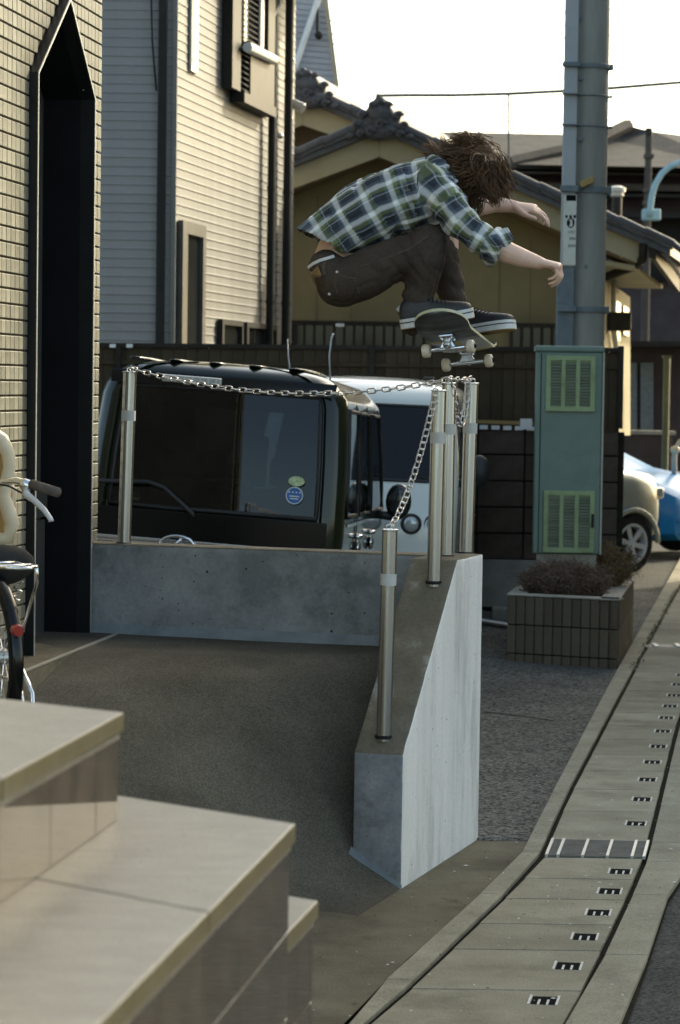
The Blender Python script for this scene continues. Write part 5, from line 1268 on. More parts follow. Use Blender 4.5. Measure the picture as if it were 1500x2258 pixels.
# cream child seat behind the bar
YS=8.55
cs=thing('child_seat','cream plastic child seat rim on the bicycle handlebar','child seat',at(-20,1180,YS)); co=cs.location.copy()
mb=MB(); mb.tube([at(x,y,YS)-co for x,y in ((-70,950),(-25,952),(4,972),(18,1000),(21,1030),(14,1062),(8,1095),(20,1130),(27,1155),(18,1186),(-30,1192),(-70,1192))],[.03,.03,.028,.024,.022,.022,.024,.026,.026,.024,.02,.02],10); mb.build('shell_rim','cream_plastic',cs,smooth=True)
mb=MB(); mb.prism([at(x,y,YS+.05)-co for x,y in ((-70,955),(-25,957),(4,977),(14,1030),(4,1095),(14,1180),(-70,1188))],V((0,.03,0))); mb.build('seat_pad','brown_pad',cs,bevel=.01)
mb=MB(); mb.tube([at(x,y,YS+.08)-co for x,y in ((18,1060),(30,1085),(28,1110),(20,1120))],.012,8); mb.build('side_strap','cream_plastic',cs,smooth=True)
# ================================================================== skater
YK=9.78
def remesh(mb,name,vox,it=6,fac=.5):
    me=mb.mesh(name,[],True); o=bpy.data.objects.new(name+'_tmp',me); C.objects.link(o)
    r=o.modifiers.new('r','REMESH'); r.mode='VOXEL'; r.voxel_size=vox; r.use_smooth_shade=True
    s=o.modifiers.new('s','SMOOTH'); s.iterations=it; s.factor=fac
    bpy.context.view_layer.update(); dg=bpy.context.evaluated_depsgraph_get(); nm=bpy.data.meshes.new_from_object(o.evaluated_get(dg)); bpy.data.objects.remove(o)
    nm.polygons.foreach_set('use_smooth',[True]*len(nm.polygons)); return nm
K=lambda x,y,d=0:at(x,y,YK+d)
PX=YK/5500.0
base=K(990,735); person=thing('person','skater in plaid shirt and dark brown trousers crouched mid air on a skateboard','person',base)
PO=base.copy()
def put(name,me,m,parent=person):
    for x in (m if isinstance(m,list) else [m]): me.materials.append(M[x])
    me.transform(Matrix.Translation(-PO)); o=bpy.data.objects.new(name,me); C.objects.link(o); o.parent=parent; return o
# ---- hands
def hand(mb,wrist,d,nb,ts,curls,spread,th_curl,s=1.0,bend=0):
    d=V(d).normalized(); nb=V(nb); nb=(nb-d*nb.dot(d)).normalized(); ts=V(ts); ts=(ts-d*ts.dot(d)-nb*ts.dot(nb)).normalized()
    w=V(wrist)
    # palm: flattened tube
    n=14; rs=[]
    for u,hw,ht in ((-.015,.026,.022),(.0,.028,.021),(.03,.036,.019),(.06,.042,.017),(.085,.043,.015),(.098,.038,.011)):
        c=w+d*u*s; rs.append([c+(ts*math.cos(a)*hw+nb*math.sin(a)*ht)*s for a in [2*math.pi*k/n for k in range(n)]])
    mb.rings(rs)
    lens=[(.045,.027,.022),(.05,.031,.024),(.046,.029,.023),(.036,.022,.02)]
    for i in range(4):
        o=w+d*(.088-.004*abs(i-1))*s+ts*(.031-.0205*i)*s
        a=0; f=(d+ts*spread*(1.5-i)*.12).normalized(); p=o-f*.02*s; pts=[p,o]; rr=[.0098,.0098]; cu=curls[i]
        for k in range(3):
            a+=cu[k]; dd=f*math.cos(a)-nb*math.sin(a); p=pts[-1]+dd*lens[i][k]*s; pts.append(p); rr.append((.0092,.0084,.0072)[k]*(.9 if i==3 else 1))
        mb.tube(pts,[r*s for r in rr],10,rnd=True)
    o=w+d*.022*s+ts*.028*s; f=(d*.75+ts*.62-nb*.25).normalized(); f2=(d*.9+ts*(.35-th_curl)-nb*(.2+th_curl)).normalized(); f3=(d+ts*(.1-th_curl)-nb*(.2+th_curl)).normalized()
    p1=o+f*.04*s; p2=p1+f2*.033*s; p3=p2+f3*.026*s
    mb.tube([o-f*.015*s,p1,p2,p3],[.015*s,.0125*s,.0105*s,.0085*s],10,rnd=True)
body=MB()
# torso core, neck, head
sp=[K(724,594,.02),K(742,560,.02),K(768,515,.02),K(800,480,.02),K(846,456,.02),K(893,438,.02),K(936,425,.02),K(968,408,.02)]
body.tube(sp,[.074,.082,.092,.10,.105,.105,.10,.07],18,rnd=True)
body.tube([K(975,402,.03),K(1020,390,.04)],[.062,.055],14,rnd=True)
hc=K(1048,378,.05)
fdir=V((.42,.66,-.62)).normalized()          # face looks right, away and down
hup=V((.80,.05,.55)); hup=(hup-fdir*hup.dot(fdir)).normalized(); hsd=hup.cross(fdir)
HR=Matrix((hsd,fdir,hup)).transposed()
body.ell(hc,(.074,.095,.108),HR,20,14); body.ell(hc+fdir*.03-hup*.06,(.056,.07,.07),HR)
body.ell(hc+fdir*.098-hup*.012,(.012,.020,.026),HR,10,8); body.ell(hc+fdir*.085-hup*.068,(.026,.014,.010),HR,10,8)
for s in (-1,1): body.ell(hc+hsd*.076*s-hup*.012-fdir*.005,(.010,.020,.032),HR,10,8)
# arms : near (right) and far (left)
body.tube([K(968,428,-.13),K(1010,485,-.17),K(1068,532,-.19)],[.046,.046,.044],14,rnd=True)
body.tube([K(1066,531,-.19),K(1092,543,-.19),K(1120,557,-.19),K(1150,568,-.185),K(1190,580,-.18)],[.044,.045,.043,.037,.026],14,rnd=True)
body.tube([K(975,420,.17),K(1012,452,.26),K(1040,458,.33)],[.044,.044,.040],14,rnd=True)
body.tube([K(1036,458,.32),K(1060,455,.345),K(1090,451,.36),K(1135,455,.36)],[.040,.040,.034,.025],14,rnd=True)
# wrists/hands
hand(body,K(1188,579,-.18),(.93,-.2,-.16),(.12,-.12,1),(0,1,0),[(1.15,.75,.45),(1.25,.8,.5),(1.3,.85,.5),(1.35,.9,.5)],.3,.45,.92)
hand(body,K(1133,455,.36),(.93,-.18,-.10),(.25,-.45,.85),(.05,-.9,-.55),[(.25,.45,.35),(.35,.6,.45),(.5,.75,.5),(.6,.8,.5)],1.2,-.1,.95)
# legs inside the trousers
for pts in ([K(770,608,-.07),K(850,575,-.10),K(955,530,-.13)],[K(952,535,-.13),K(928,620,-.10),K(908,700,-.06)],[K(780,605,.10),K(880,560,.2),K(985,520,.22)],[K(985,520,.22),K(992,600,.22),K(1002,680,.22)]):
    body.tube(pts,[.05,.036,.028],10,rnd=True)
bme=remesh(body,'body',.0048,5,.5); bo_=put('body',bme,['skin'])
# eyes and nails
for s in (-1,1):
    mb=MB(); mb.ell(hc+fdir*.083+hup*.012+hsd*.03*s-PO,(.012,.012,.012),None,10,8); mb.build('eye','eye_white',person,smooth=True)
# ---- shirt
SEC=[((650,506),(776,568),.165),((672,488),(786,562),.168),((700,466),(800,556),.172),((755,422),(838,542),.178),((810,387),(880,523),.182),((860,368),(925,506),.19),((905,356),(966,492),.20),((934,350),(995,474),.205),((956,360),(1008,446),.165),((972,370),(1008,424),.085)]
sh=MB(); rs=[]; CL=[]
NS=28
for T,B,ry in SEC:
    a,b=K(*T,.02),K(*B,.02); c=(a+b)/2; h=(a-b)/2; CL.append((c,h.length,ry))
    ring=[]
    for k in range(NS):
        an=2*math.pi*k/NS; ca,sa=math.cos(an),math.sin(an)
        e=.82; ring.append(c+h*(math.copysign(abs(ca)**e,ca))+V((0,ry,0))*math.copysign(abs(sa)**e,sa))
    rs.append(ring)
sh.rings(rs)
SLV=[[(K(955,408,-.10),.072),(K(985,445,-.15),.073),(K(1012,484,-.17),.066),(K(1042,513,-.185),.06),(K(1068,530,-.19),.058),(K(1088,540,-.19),.056)],
     [(K(958,410,.12),.075),(K(990,440,.22),.072),(K(1015,455,.28),.066),(K(1030,458,.31),.06)]]
for sl in SLV: sh.tube([p for p,_ in sl],[r for _,r in sl],18,rnd=True)
# collar roll
sh.tube([K(938,352,.02),K(958,352,-.07),K(985,372,-.10),K(1002,402,-.09)],[.016,.02,.022,.016],10,rnd=True)
sme=remesh(sh,'shirt',.0085,4,.5)
# hollow out hem: remove the cap faces near the hem plane, then fold detail
c0=(K(650,506)+K(776,568))/2; nh=((CL[2][0]-CL[0][0]).normalized())
bm=bmesh.new(); bm.from_mesh(sme)
kill=[f for f in bm.faces if (f.calc_center_median()-CL[0][0]).dot(nh)<.012 and f.normal.dot(nh)<-.75]
bmesh.ops.delete(bm,geom=kill,context='FACES')
axes=[[(CL[i][0],max(.05,CL[i][1])) for i in range(len(CL))]]+SLV
def frame(p):
    best=None
    for ai,ax in enumerate(axes):
        acc=0
        for (p0,r0),(p1,r1) in zip(ax,ax[1:]):
            d=p1-p0; L=d.length; t=max(0,min(1,(p-p0).dot(d)/(L*L))); q=p0+d*t; dist=(p-q).length/(lerp(r0,r1,t)*(1.25 if ai==0 else 1.12))
            if best is None or dist<best[0]: best=(dist,ai,acc+t*L,q,d/L,lerp(r0,r1,t))
            acc+=L
    return best
uvs={}
for v in bm.verts:
    _,ai,s,q,d,r=frame(v.co)
    up=V((0,0,1)); up=(up-d*up.dot(d)).normalized(); sd_=d.cross(up); o=v.co-q
    an=math.atan2(o.dot(sd_),o.dot(up)); rr=.185 if ai==0 else .062
    if ai==0: s=s+.03*math.sin(an*1.0)
    uvs[v.index]=(s+ai*.37, an*rr+ai*.21)
    # folds
    n=v.normal
    if ai==0:
        f=mnoise.noise(V((s*5+an*1.2,an*2.2,1.3)))*.014+mnoise.noise(V((s*13+an*4,an*5,7)))*.008-.012*max(0,1-abs(mnoise.noise(V((s*6+an*1.8,an*2.8-s*3,4.4))))*7)
        f+=-.010*max(0,math.sin(s*26+an*2.5))**4*(1 if s>.22 else .4)
    else:
        f=math.sin(s*70+an*2.3+2*mnoise.noise(v.co*9))*.004+mnoise.noise(V((s*22,an*2.5,ai*9)))*.009
    v.co+=n*f
bm.verts.ensure_lookup_table(); uvl=bm.loops.layers.uv.new('plaid')
for f in bm.faces:
    us=[uvs[l.vert.index] for l in f.loops]; b0=us[0][1]
    for l,(a,b) in zip(f.loops,us):
        per=2*math.pi*.185
        if b-b0>.4: b-=per
        if b-b0<-.4: b+=per
        l[uvl].uv=(a,b)
bm.to_mesh(sme); bm.free()
m=bpy.data.materials.new('plaid'); M['plaid']=m; m.use_nodes=True; n,l=m.node_tree.nodes,m.node_tree.links; p=n['Principled BSDF']; p.inputs['Roughness'].default_value=.85
uv=n.new('ShaderNodeUVMap'); uv.uv_map='plaid'; sx=n.new('ShaderNodeSeparateXYZ')
tn=n.new('ShaderNodeTexNoise'); tn.inputs['Scale'].default_value=14; tcn=n.new('ShaderNodeTexCoord'); l.new(tcn.outputs['Object'],tn.inputs['Vector'])
wob=n.new('ShaderNodeVectorMath'); wob.operation='SCALE'; wob.inputs['Scale'].default_value=.014; l.new(tn.outputs['Color'],wob.inputs[0])
add=n.new('ShaderNodeVectorMath'); add.operation='ADD'; l.new(uv.outputs[0],add.inputs[0]); l.new(wob.outputs[0],add.inputs[1]); l.new(add.outputs[0],sx.inputs[0])
def stripes(sock,period,stops):
    mu=n.new('ShaderNodeMath'); mu.operation='DIVIDE'; mu.inputs[1].default_value=period; l.new(sock,mu.inputs[0])
    fr=n.new('ShaderNodeMath'); fr.operation='FRACT'; l.new(mu.outputs[0],fr.inputs[0])
    r=n.new('ShaderNodeValToRGB'); e=r.color_ramp.elements; e[0].position=stops[0][0]; e[0].color=(*stops[0][1],1); e[1].position=stops[-1][0]; e[1].color=(*stops[-1][1],1)
    for ps,c in stops[1:-1]: x=e.new(ps); x.color=(*c,1)
    l.new(fr.outputs[0],r.inputs[0]); return r.outputs[0]
NAV=(.022,.030,.044); BLU=(.09,.125,.17); WHT=(.82,.85,.85); OLV=(.15,.19,.07); LIN=(.42,.45,.42)
stA=[(0,NAV),(.13,NAV),(.20,BLU),(.28,BLU),(.36,WHT),(.50,WHT),(.58,OLV),(.68,OLV),(.75,NAV),(.82,BLU),(.846,LIN),(.858,LIN),(.885,NAV),(1,NAV)]
a_=stripes(sx.outputs[0],.104,stA); b_=stripes(sx.outputs[1],.092,stA)
mx=n.new('ShaderNodeMix'); mx.data_type='RGBA'; mx.inputs[0].default_value=.5; l.new(a_,mx.inputs[6]); l.new(b_,mx.inputs[7]); l.new(mx.outputs[2],p.inputs['Base Color'])
bt2=n.new('ShaderNodeTexNoise'); bt2.inputs['Scale'].default_value=45; l.new(tcn.outputs['Object'],bt2.inputs['Vector']); bp=n.new('ShaderNodeBump'); bp.inputs['Strength'].default_value=.25; bp.inputs['Distance'].default_value=.01; l.new(bt2.outputs[0],bp.inputs['Height']); l.new(bp.outputs[0],p.inputs['Normal'])
so_=put('shirt',sme,['plaid'])
ss=so_.modifiers.new('solid','SOLIDIFY'); ss.thickness=.003; ss.offset=-1
# rolled cuffs
cf=MB()
d=(K(1100,548,-.19)-K(1066,528,-.19)).normalized()
for k,(c,r,th) in enumerate(((K(1078,536,-.19),.056,.016),(K(1096,546,-.19),.060,.019))):
    u=d.orthogonal().normalized(); w_=d.cross(u); cf.tube([c+(u*math.cos(a)+w_*math.sin(a))*(r+.005*math.sin(3*a+k))+d*.008*math.sin(2*a+k) for a in [2*math.pi*i/24 for i in range(24)]],th,10,closed=True)
cf.tube([K(1098,515,-.23),K(1116,510,-.22),K(1124,524,-.21),K(1112,545,-.22)],[.013,.018,.018,.014],10,rnd=True)
cme=remesh(cf,'rolled_cuff',.006,2,.5)
uvl=cme.uv_layers.new(name='plaid')
for lp in cme.loops:
    co=cme.vertices[lp.vertex_index].co; uvl.data[lp.index].uv=(co.x*1.3+co.z*.9,co.z*1.3-co.y*.7)
put('rolled_cuff',cme,['plaid'])
# ---- trousers
tr=MB()
tr.ell(K(751,626,.02),(.098,.160,.088),Matrix.Rotation(-.35,3,'Y'),20,14)
tr.tube([K(720,589,-.05),K(757,628,-.05)],[.070,.088],20,rnd=True)
tr.tube([K(720,589,.09),K(757,628,.09)],[.070,.088],20,rnd=True)
tr.tube([K(756,624,-.06),K(800,608,-.08),K(850,583,-.10),K(905,556,-.12),K(948,533,-.13)],[.092,.096,.090,.079,.068],18,rnd=True)
tr.tube([K(946,532,-.13),K(940,575,-.125),K(928,630,-.10),K(914,688,-.075),K(909,708,-.07)],[.070,.073,.066,.060,.056],18,rnd=True)
tr.tube([K(760,612,.09),K(860,575,.16),K(960,528,.21)],[.10,.088,.068],18,rnd=True)
tr.tube([K(962,527,.21),K(978,560,.21),K(990,610,.21),K(998,650,.21),K(1000,664,.21)],[.064,.066,.060,.058,.057],18,rnd=True)
tme=remesh(tr,'trousers',.0075,6,.5)
kn=K(945,545,-.13); kb=K(905,575,-.12)
tnl=[v.normal.copy() for v in tme.vertices]
for v,vn in zip(tme.vertices,tnl):
    c=v.co.copy(); f=mnoise.noise(c*6)*.005+mnoise.noise(c*17)*.002-.005*max(0,1-abs(mnoise.noise(V((c.x*9,c.y*9,c.z*15))))*6)
    lo=max(0,1-abs((c-K(912,680,-.07)).length)/.14); f+=lo*.010*math.sin((c.z*85)+c.x*28+2*mnoise.noise(c*8))
    lk_=max(0,1-(c-kb).length/.14); f-=lk_*.013*max(0,math.sin((c.x*1.0+c.z*.75)*95+3*mnoise.noise(c*6)))
    lo2=max(0,1-(c-K(995,640,.21)).length/.12); f+=lo2*.006*math.sin(c.z*90+c.x*30)
    v.co=c+vn*f
to_=put('trousers',tme,['denim_brown'])
# waistband strip, patch, pocket stitching
def ribbon(pts,wd,th,name,m,parent=to_,nrm=V((-.3,-1,.2))):
    P=[V(p) for p in pts]; mb=MB(); rs=[]
    for i,p in enumerate(P):
        t=(P[min(i+1,len(P)-1)]-P[max(i-1,0)]).normalized(); nn=(nrm-t*nrm.dot(t)).normalized(); s=t.cross(nn)
        rs.append([p+s*wd/2-PO,p+s*wd/2+nn*th-PO,p-s*wd/2+nn*th-PO,p-s*wd/2-PO])
    mb.rings(rs); return mb.build(name,m,parent,smooth=40)
def snap(p,me,lift=.003):
    from mathutils.bvhtree import BVHTree
    if not hasattr(snap,'t'): snap.t={}
    if me.name not in snap.t: snap.t[me.name]=BVHTree.FromPolygons([v.co+PO for v in me.vertices],[tuple(f.vertices) for f in me.polygons])
    dr=(p-CAM).normalized(); h=snap.t[me.name].ray_cast(CAM,dr)
    if h[0] is None: return p
    return h[0]+h[1]*lift
S_=lambda x,y,l=.003:snap(K(x,y),tme,l)
ribbon([S_(x,y,.004) for x,y in ((683,590),(694,581),(708,575),(722,571),(736,567))],.012,.004,'waistband','band_white')
mb=MB(); q=[S_(688,600,.010),S_(704,586,.010),S_(713,607,.010),S_(700,630,.010)]; mb.add([p-PO for p in q]+[p-PO+V((-.2,-1,0)).normalized()*.006 for p in q],[(0,1,2,3),(4,5,6,7),(0,1,5,4),(1,2,6,5),(2,3,7,6),(3,0,4,7)]); mb.build('leather_patch','leather_tan',to_)
for pts in (((716,578),(713,592),(716,606)),((742,601),(765,612),(785,613)),((782,613),(792,645),(798,664)),((742,603),(738,625),(745,648)),((795,588),(850,570),(905,548),(945,520)),((975,560),(958,620),(942,690))):
    ribbon([S_(x,y,.0015) for x,y in pts],.004 if pts[0][0]!=716 else .014,.0015,'seam','stitch')
for x,y in ((744,600),(727,648)): mb=MB(); c=S_(x,y,.002)-PO; mb.ell(c,(.006,.004,.006),None,10,6); mb.build('rivet','alloy',to_,smooth=True)
# ---- shoes
def shoe(heel,toe,up,side,name,s=1.0):
    heel,toe=V(heel),V(toe); d=(toe-heel); L=d.length; d.normalize(); up=V(up); up=(up-d*up.dot(d)).normalized(); sd_=d.cross(up)
    mb=MB(); rs=[]
    tab=[(0,.026,.040),(.04,.034,.075),(.14,.038,.088),(.30,.037,.092),(.42,.037,.078),(.55,.041,.062),(.70,.047,.050),(.85,.047,.042),(.95,.038,.034),(1.0,.020,.024)]
    for u,hw,h in tab:
        c=heel+d*u*L; ring=[]
        for k in range(16):
            a=2*math.pi*k/16; ca,sa=math.cos(a),math.sin(a); ring.append(c+sd_*hw*math.copysign(abs(ca)**.75,ca)+up*(.012+ (h*sa if sa>0 else .012*sa))-PO)
        rs.append(ring)
    mb.rings(rs); o=mb.build(name,'shoe_black',person,smooth=60)
    sm=o.modifiers.new('s','SUBSURF'); sm.levels=1; sm.render_levels=1
    def outline(g): return [(u,hw*1.08+g) for u,hw in ((0,.020),(.03,.030),(.1,.036),(.25,.037),(.4,.036),(.55,.041),(.7,.047),(.85,.047),(.94,.038),(.985,.024),(1.01,.010))]
    for nm,z0,z1,m,g in (('sole',-.016,.020,'sole_white',.004),('foxing_stripe',.004,.008,'sole_black',.0055),('outsole',-.019,-.0165,'brown_pad',.002)):
        ol=outline(g); loop=[heel+d*u*L+sd_*w_ for u,w_ in ol]+[heel+d*u*L-sd_*w_ for u,w_ in ol[::-1]]
        mb=MB(); mb.prism([p+up*z0-PO for p in loop],up*(z1-z0)); mb.build(nm,m,o,smooth=40)
    for k in range(5):
        u=.44+.055*k; h=interp([(t[0],t[2]) for t in tab],u); c=heel+d*u*L+up*(h+.013); mb=MB(); mb.tube([c-sd_*.026-up*.012-PO,c-PO,c+sd_*.026-up*.012-PO],.0035,6); mb.build('lace','rubber',o,smooth=True)
    return o
shoe(K(884,716,-.10),K(1043,690,-.14),(.12,-.10,1),0,'shoe')
shoe(K(985,738,.24),K(1134,716,.10),(.18,-.05,1),0,'shoe')
# sock glimpses
mb=MB(); mb.tube([K(892,702,-.07)-PO,K(905,690,-.07)-PO],.05,12); mb.build('sock','band_white',person,smooth=True)
# ---- hair: curved locks of fine strands
hr=MB(); rnd=random.Random(11)
hr.ell(hc-fdir*.014+hup*.010,(.084,.100,.110),HR,18,12)
HV=[];HF=[]
def hair_strand(pts,rr):
    o=len(HV); t=pts[-1]-pts[0]; a=t.orthogonal().normalized(); b=t.cross(a).normalized(); c3=(-.5*a+.866*b,-.5*a-.866*b)
    m=len(pts)
    for i,p in enumerate(pts):
        r=rr*(1.0 if i<m-2 else (.6 if i==m-2 else .12)); HV.append(p+a*r); HV.append(p+c3[0]*r); HV.append(p+c3[1]*r)
    for i in range(m-1):
        k=o+3*i; HF.extend(((k,k+1,k+4,k+3),(k+1,k+2,k+5,k+4),(k+2,k,k+3,k+5)))
def lock(root,nrm,flow,L,curl,n=15,spread=.014,rr=.0017):
    flow=flow.normalized(); sidev=flow.cross(nrm); sidev=sidev.normalized() if sidev.length>.01 else V((0,1,0)); ph=rnd.uniform(0,6.28); k=6
    path=[]; p=V(root); d=(nrm*.75+flow*.6).normalized()
    for i in range(k+1):
        path.append(p.copy()); t=i/k
        d=(d*.72+flow*.34+sidev*curl*math.sin(ph+t*5.5)*.6+V((0,0,-.22*t))).normalized(); p=p+d*L/k
    tip=V((rnd.gauss(0,1),rnd.gauss(0,1),rnd.gauss(0,1)))*.006
    for _ in range(n):
        o=V((rnd.gauss(0,1),rnd.gauss(0,1),rnd.gauss(0,1)))*spread; Lk=rnd.uniform(.72,1.0); fz=V((rnd.gauss(0,1),rnd.gauss(0,1),rnd.gauss(0,1)))*.008
        pts=[]; 
        for i in range(k+1):
            t=i/k*Lk*k; j=min(k-1,int(t)); q=path[j].lerp(path[j+1],t-j); u=i/k
            pts.append(q+o*(1-.6*u)+fz*u*u*.8+tip*u)
        hair_strand(pts,rr)
cnt=0
while cnt<300:
    q=V((rnd.gauss(0,1),rnd.gauss(0,1),rnd.gauss(0,1))).normalized()
    if q.y>.66 and q.z<.20: continue              # face side stays clear
    nrm=(HR@q); root=hc+HR@V((q.x*.080,q.y*.094,q.z*.104))
    if nrm.z>.62: flow=V((-.85+rnd.gauss(0,.35),rnd.gauss(0,.35),.12+rnd.gauss(0,.22)))
    elif nrm.x<-.15: flow=V((-1,rnd.gauss(0,.25),.10+rnd.gauss(0,.28)))
    elif nrm.x>.45: flow=V((.25+rnd.gauss(0,.2),-.25,-.75+rnd.gauss(0,.25)))
    else: flow=V((rnd.gauss(-.1,.35),-.25,-.55+rnd.gauss(0,.3)))
    L=rnd.uniform(.085,.15) if nrm.x<.2 else rnd.uniform(.07,.12)
    lock(root,nrm,flow,L,rnd.choice((-1,1))*rnd.uniform(.4,1.3)); cnt+=1
for (x,y,tx,ty) in ((1020,322,1026,280),(1032,322,1022,284),(1050,325,1058,282),(1060,328,1062,290),(985,325,976,294),(965,330,945,300),(1098,385,1127,366),(1102,395,1126,398),(960,335,934,316),(955,348,931,338),(960,360,938,356),(1075,422,1090,438),(1060,425,1070,446),(1090,415,1106,424),(1005,320,996,296)):
    a,b=K(x,y,-.01),K(tx,ty,.0); lock(a,(b-a).normalized(),(b-a),(b-a).length*1.15,rnd.uniform(-1,1),14,.008,.0014)
m=mat('hair',(.038,.019,.008),(.15,.072,.026),16,.5,lo=.3,hi=.7,spec=.18); p=m.node_tree.nodes['Principled BSDF']
try: p.inputs['Transmission Weight'].default_value=0.0; p.inputs['Sheen Weight'].default_value=.15
except Exception: pass
hr.add(HV,HF); hme=hr.mesh('hair','hair',True); hme.transform(Matrix.Translation(-PO)); o=bpy.data.objects.new('hair',hme); C.objects.link(o); o.parent=person
# ================================================================== skateboard
l_=V((.25,.96,-.135)).normalized(); w_=V((.965,-.25,.115)); w_=(w_-l_*w_.dot(l_)).normalized(); n_=w_.cross(l_).normalized()
if n_.z<0: n_=-n_
bc_=K(1008,750,.02)
sk=thing('skateboard','worn skateboard with cream wheels under the jumping skater\'s shoes','skateboard',bc_)
sk.rotation_euler=Matrix((w_,l_,n_)).transposed().to_euler()
L2,W2,TH=.395,.103,.011
def deckz(y):
    a=abs(y)-.225; z=0
    if a>0: z=.30*a*min(1,a/.05*.5+.5) if a<.05 else .30*a
    return z
def dw(y):
    a=(abs(y)-.285)/.11
    return W2*(1 if a<0 else math.sqrt(max(0,1-a*a)))
mb=MB(); ny=60; rs=[]
ys=[-L2*math.cos(math.pi*i/ny) for i in range(ny+1)]
xs_=[-1,-.8,-.4,0,.4,.8,1]
def con(x): return .012*(abs(x)**2.2)
top=[[V((dw(y)*x,y,deckz(y)+con(x)*.6)) for x in xs_] for y in ys]
bot=[[p-V((0,0,TH)) for p in r] for r in top]
nx=len(xs_)
vs=[p for r in top for p in r]+[p for r in bot for p in r]; off=len(top)*nx
ft=[(i*nx+j,i*nx+j+1,(i+1)*nx+j+1,(i+1)*nx+j) for i in range(ny) for j in range(nx-1)]
fb_=[(off+i*nx+j,off+(i+1)*nx+j,off+(i+1)*nx+j+1,off+i*nx+j+1) for i in range(ny) for j in range(nx-1)]
fs=[(i*nx+j,(i+1)*nx+j,off+(i+1)*nx+j,off+i*nx+j) for i in range(ny) for j in (0,nx-1)]
me=bpy.data.meshes.new('deck'); me.from_pydata([tuple(v) for v in vs],[],ft+fb_+fs)
# deck underside: worn dark tail, white graphic with blue and yellow shapes
dm=bpy.data.materials.new('deck_graphic'); M['deck_graphic']=dm; dm.use_nodes=True; n,l=dm.node_tree.nodes,dm.node_tree.links; p=n['Principled BSDF']; p.inputs['Roughness'].default_value=.35
tc=n.new('ShaderNodeTexCoord'); sx=n.new('ShaderNodeSeparateXYZ'); l.new(tc.outputs['Object'],sx.inputs[0])
nz=n.new('ShaderNodeTexNoise'); nz.inputs['Scale'].default_value=9; nz.inputs['Detail'].default_value=6; mp=n.new('ShaderNodeMapping'); mp.inputs['Scale'].default_value=(.4,3,1); l.new(tc.outputs['Object'],mp.inputs[0]); l.new(mp.outputs[0],nz.inputs['Vector'])
def ramp(sock,stops,const=False):
    r=n.new('ShaderNodeValToRGB'); e=r.color_ramp.elements; r.color_ramp.interpolation='CONSTANT' if const else 'LINEAR'
    e[0].position=stops[0][0]; e[0].color=(*stops[0][1],1); e[1].position=stops[-1][0]; e[1].color=(*stops[-1][1],1)
    for ps,c in stops[1:-1]: x=e.new(ps); x.color=(*c,1)
    l.new(sock,r.inputs[0]); return r.outputs[0]
worn=ramp(nz.outputs[0],[(.3,(.02,.022,.025)),(.5,(.05,.055,.055)),(.62,(.12,.13,.13)),(.75,(.22,.2,.16))])
vo=n.new('ShaderNodeTexVoronoi'); vo.inputs['Scale'].default_value=14; l.new(tc.outputs['Object'],vo.inputs['Vector']); se=n.new('ShaderNodeSeparateColor'); l.new(vo.outputs['Color'],se.inputs[0])
gra=ramp(se.outputs[0],[(0,(.55,.57,.58)),(.55,(.02,.09,.42)),(.72,(.6,.45,.05)),(.82,(.55,.57,.58)),(1,(.5,.5,.5))],True)
ad=n.new('ShaderNodeMath'); ad.operation='MULTIPLY_ADD'; ad.inputs[1].default_value=.25; ad.inputs[2].default_value=-.12; l.new(nz.outputs[0],ad.inputs[0])
a2=n.new('ShaderNodeMath'); a2.operation='ADD'; l.new(ad.outputs[0],a2.inputs[0]); l.new(sx.outputs[1],a2.inputs[1])
mr=n.new('ShaderNodeMapRange'); mr.inputs[1].default_value=-.10; mr.inputs[2].default_value=.0; l.new(a2.outputs[0],mr.inputs[0])
mx=n.new('ShaderNodeMix'); mx.data_type='RGBA'; l.new(mr.outputs[0],mx.inputs[0]); l.new(worn,mx.inputs[6]); l.new(gra,mx.inputs[7]); l.new(mx.outputs[2],p.inputs['Base Color'])
for x in ('grip','deck_graphic','ply_edge'): me.materials.append(M[x])
me.polygons.foreach_set('material_index',[0]*len(ft)+[1]*len(fb_)+[2]*len(fs))
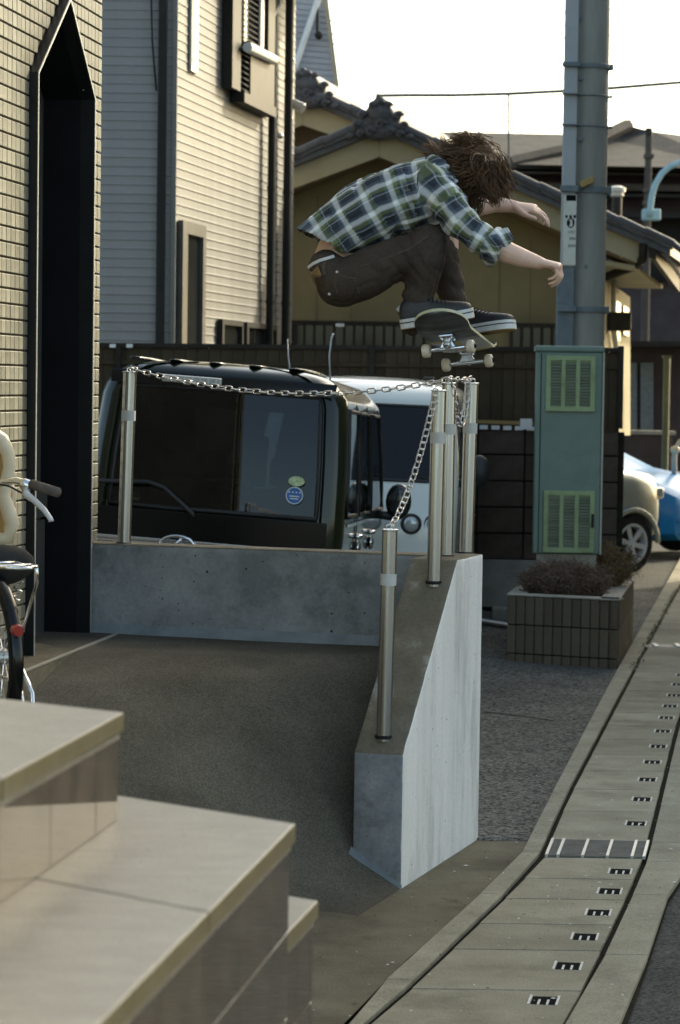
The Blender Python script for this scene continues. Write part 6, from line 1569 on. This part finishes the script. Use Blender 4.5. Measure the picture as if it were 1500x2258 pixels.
bm=bmesh.new(); bm.from_mesh(me); bmesh.ops.remove_doubles(bm,verts=bm.verts,dist=1e-6); bmesh.ops.recalc_face_normals(bm,faces=bm.faces); bm.to_mesh(me); bm.free(); sharp(me,40)
inst('deck',me,sk)
for yy in (-.185,.185):
    s=-1 if yy<0 else 1
    mb=MB(); mb.box((0,yy,-TH-.006),(.055,.08,.012)); mb.box((0,yy,-TH-.018),(.04,.055,.014)); tk=mb.build('truck','truck_metal',sk,bevel=.004)
    mb=MB(); mb.prism([V((-.018,yy-.012,-TH-.02)),V((.018,yy-.012,-TH-.02)),V((.030,yy-.012,-TH-.043)),V((.068,yy-.010,-TH-.046)),V((.068,yy-.010,-TH-.058)),V((-.068,yy-.010,-TH-.058)),V((-.068,yy-.010,-TH-.046)),V((-.030,yy-.012,-TH-.043))],V((0,.022,0))); mb.build('hanger','truck_metal',tk,bevel=.004)
    mb=MB(); mb.lathe((-.105,yy,-TH-.052),(1,0,0),[(.004,0),(.004,.21)],10); mb.build('axle','steel',tk,smooth=35)
    mb=MB(); mb.lathe((0,yy+.02*s,-TH-.014),(0,.35*s,-1),[(.014,0),(.015,.012),(.011,.02),(.015,.026),(.013,.036),(.006,.038),(.006,.045)],14); mb.build('bushing','steel_dull',tk,smooth=35)
    for (bx,by) in ((-.02,-.027),(.02,-.027),(-.02,.027),(.02,.027)): mb=MB(); mb.lathe((bx,yy+by,-TH-.012),(0,0,-1),[(.005,0),(.005,.006)],6); mb.build('nut','steel',tk)
    for sx_ in (-1,1):
        c=V((sx_*.087,yy,-TH-.052)); mb=MB(); mb.lathe(c-V((.016,0,0)),(1,0,0),[(.012,0),(.019,.0),(.0245,.004),(.0265,.010),(.0265,.022),(.0245,.028),(.019,.032),(.012,.032)],28); wq=mb.build('wheel','wheel_cream',sk,smooth=40)
        mb=MB(); mb.lathe(c+V((sx_*.013,0,0)),(sx_,0,0),[(.011,0),(.011,.005),(.005,.006),(.005,.010)],14); mb.build('bearing','ink',wq,smooth=35)
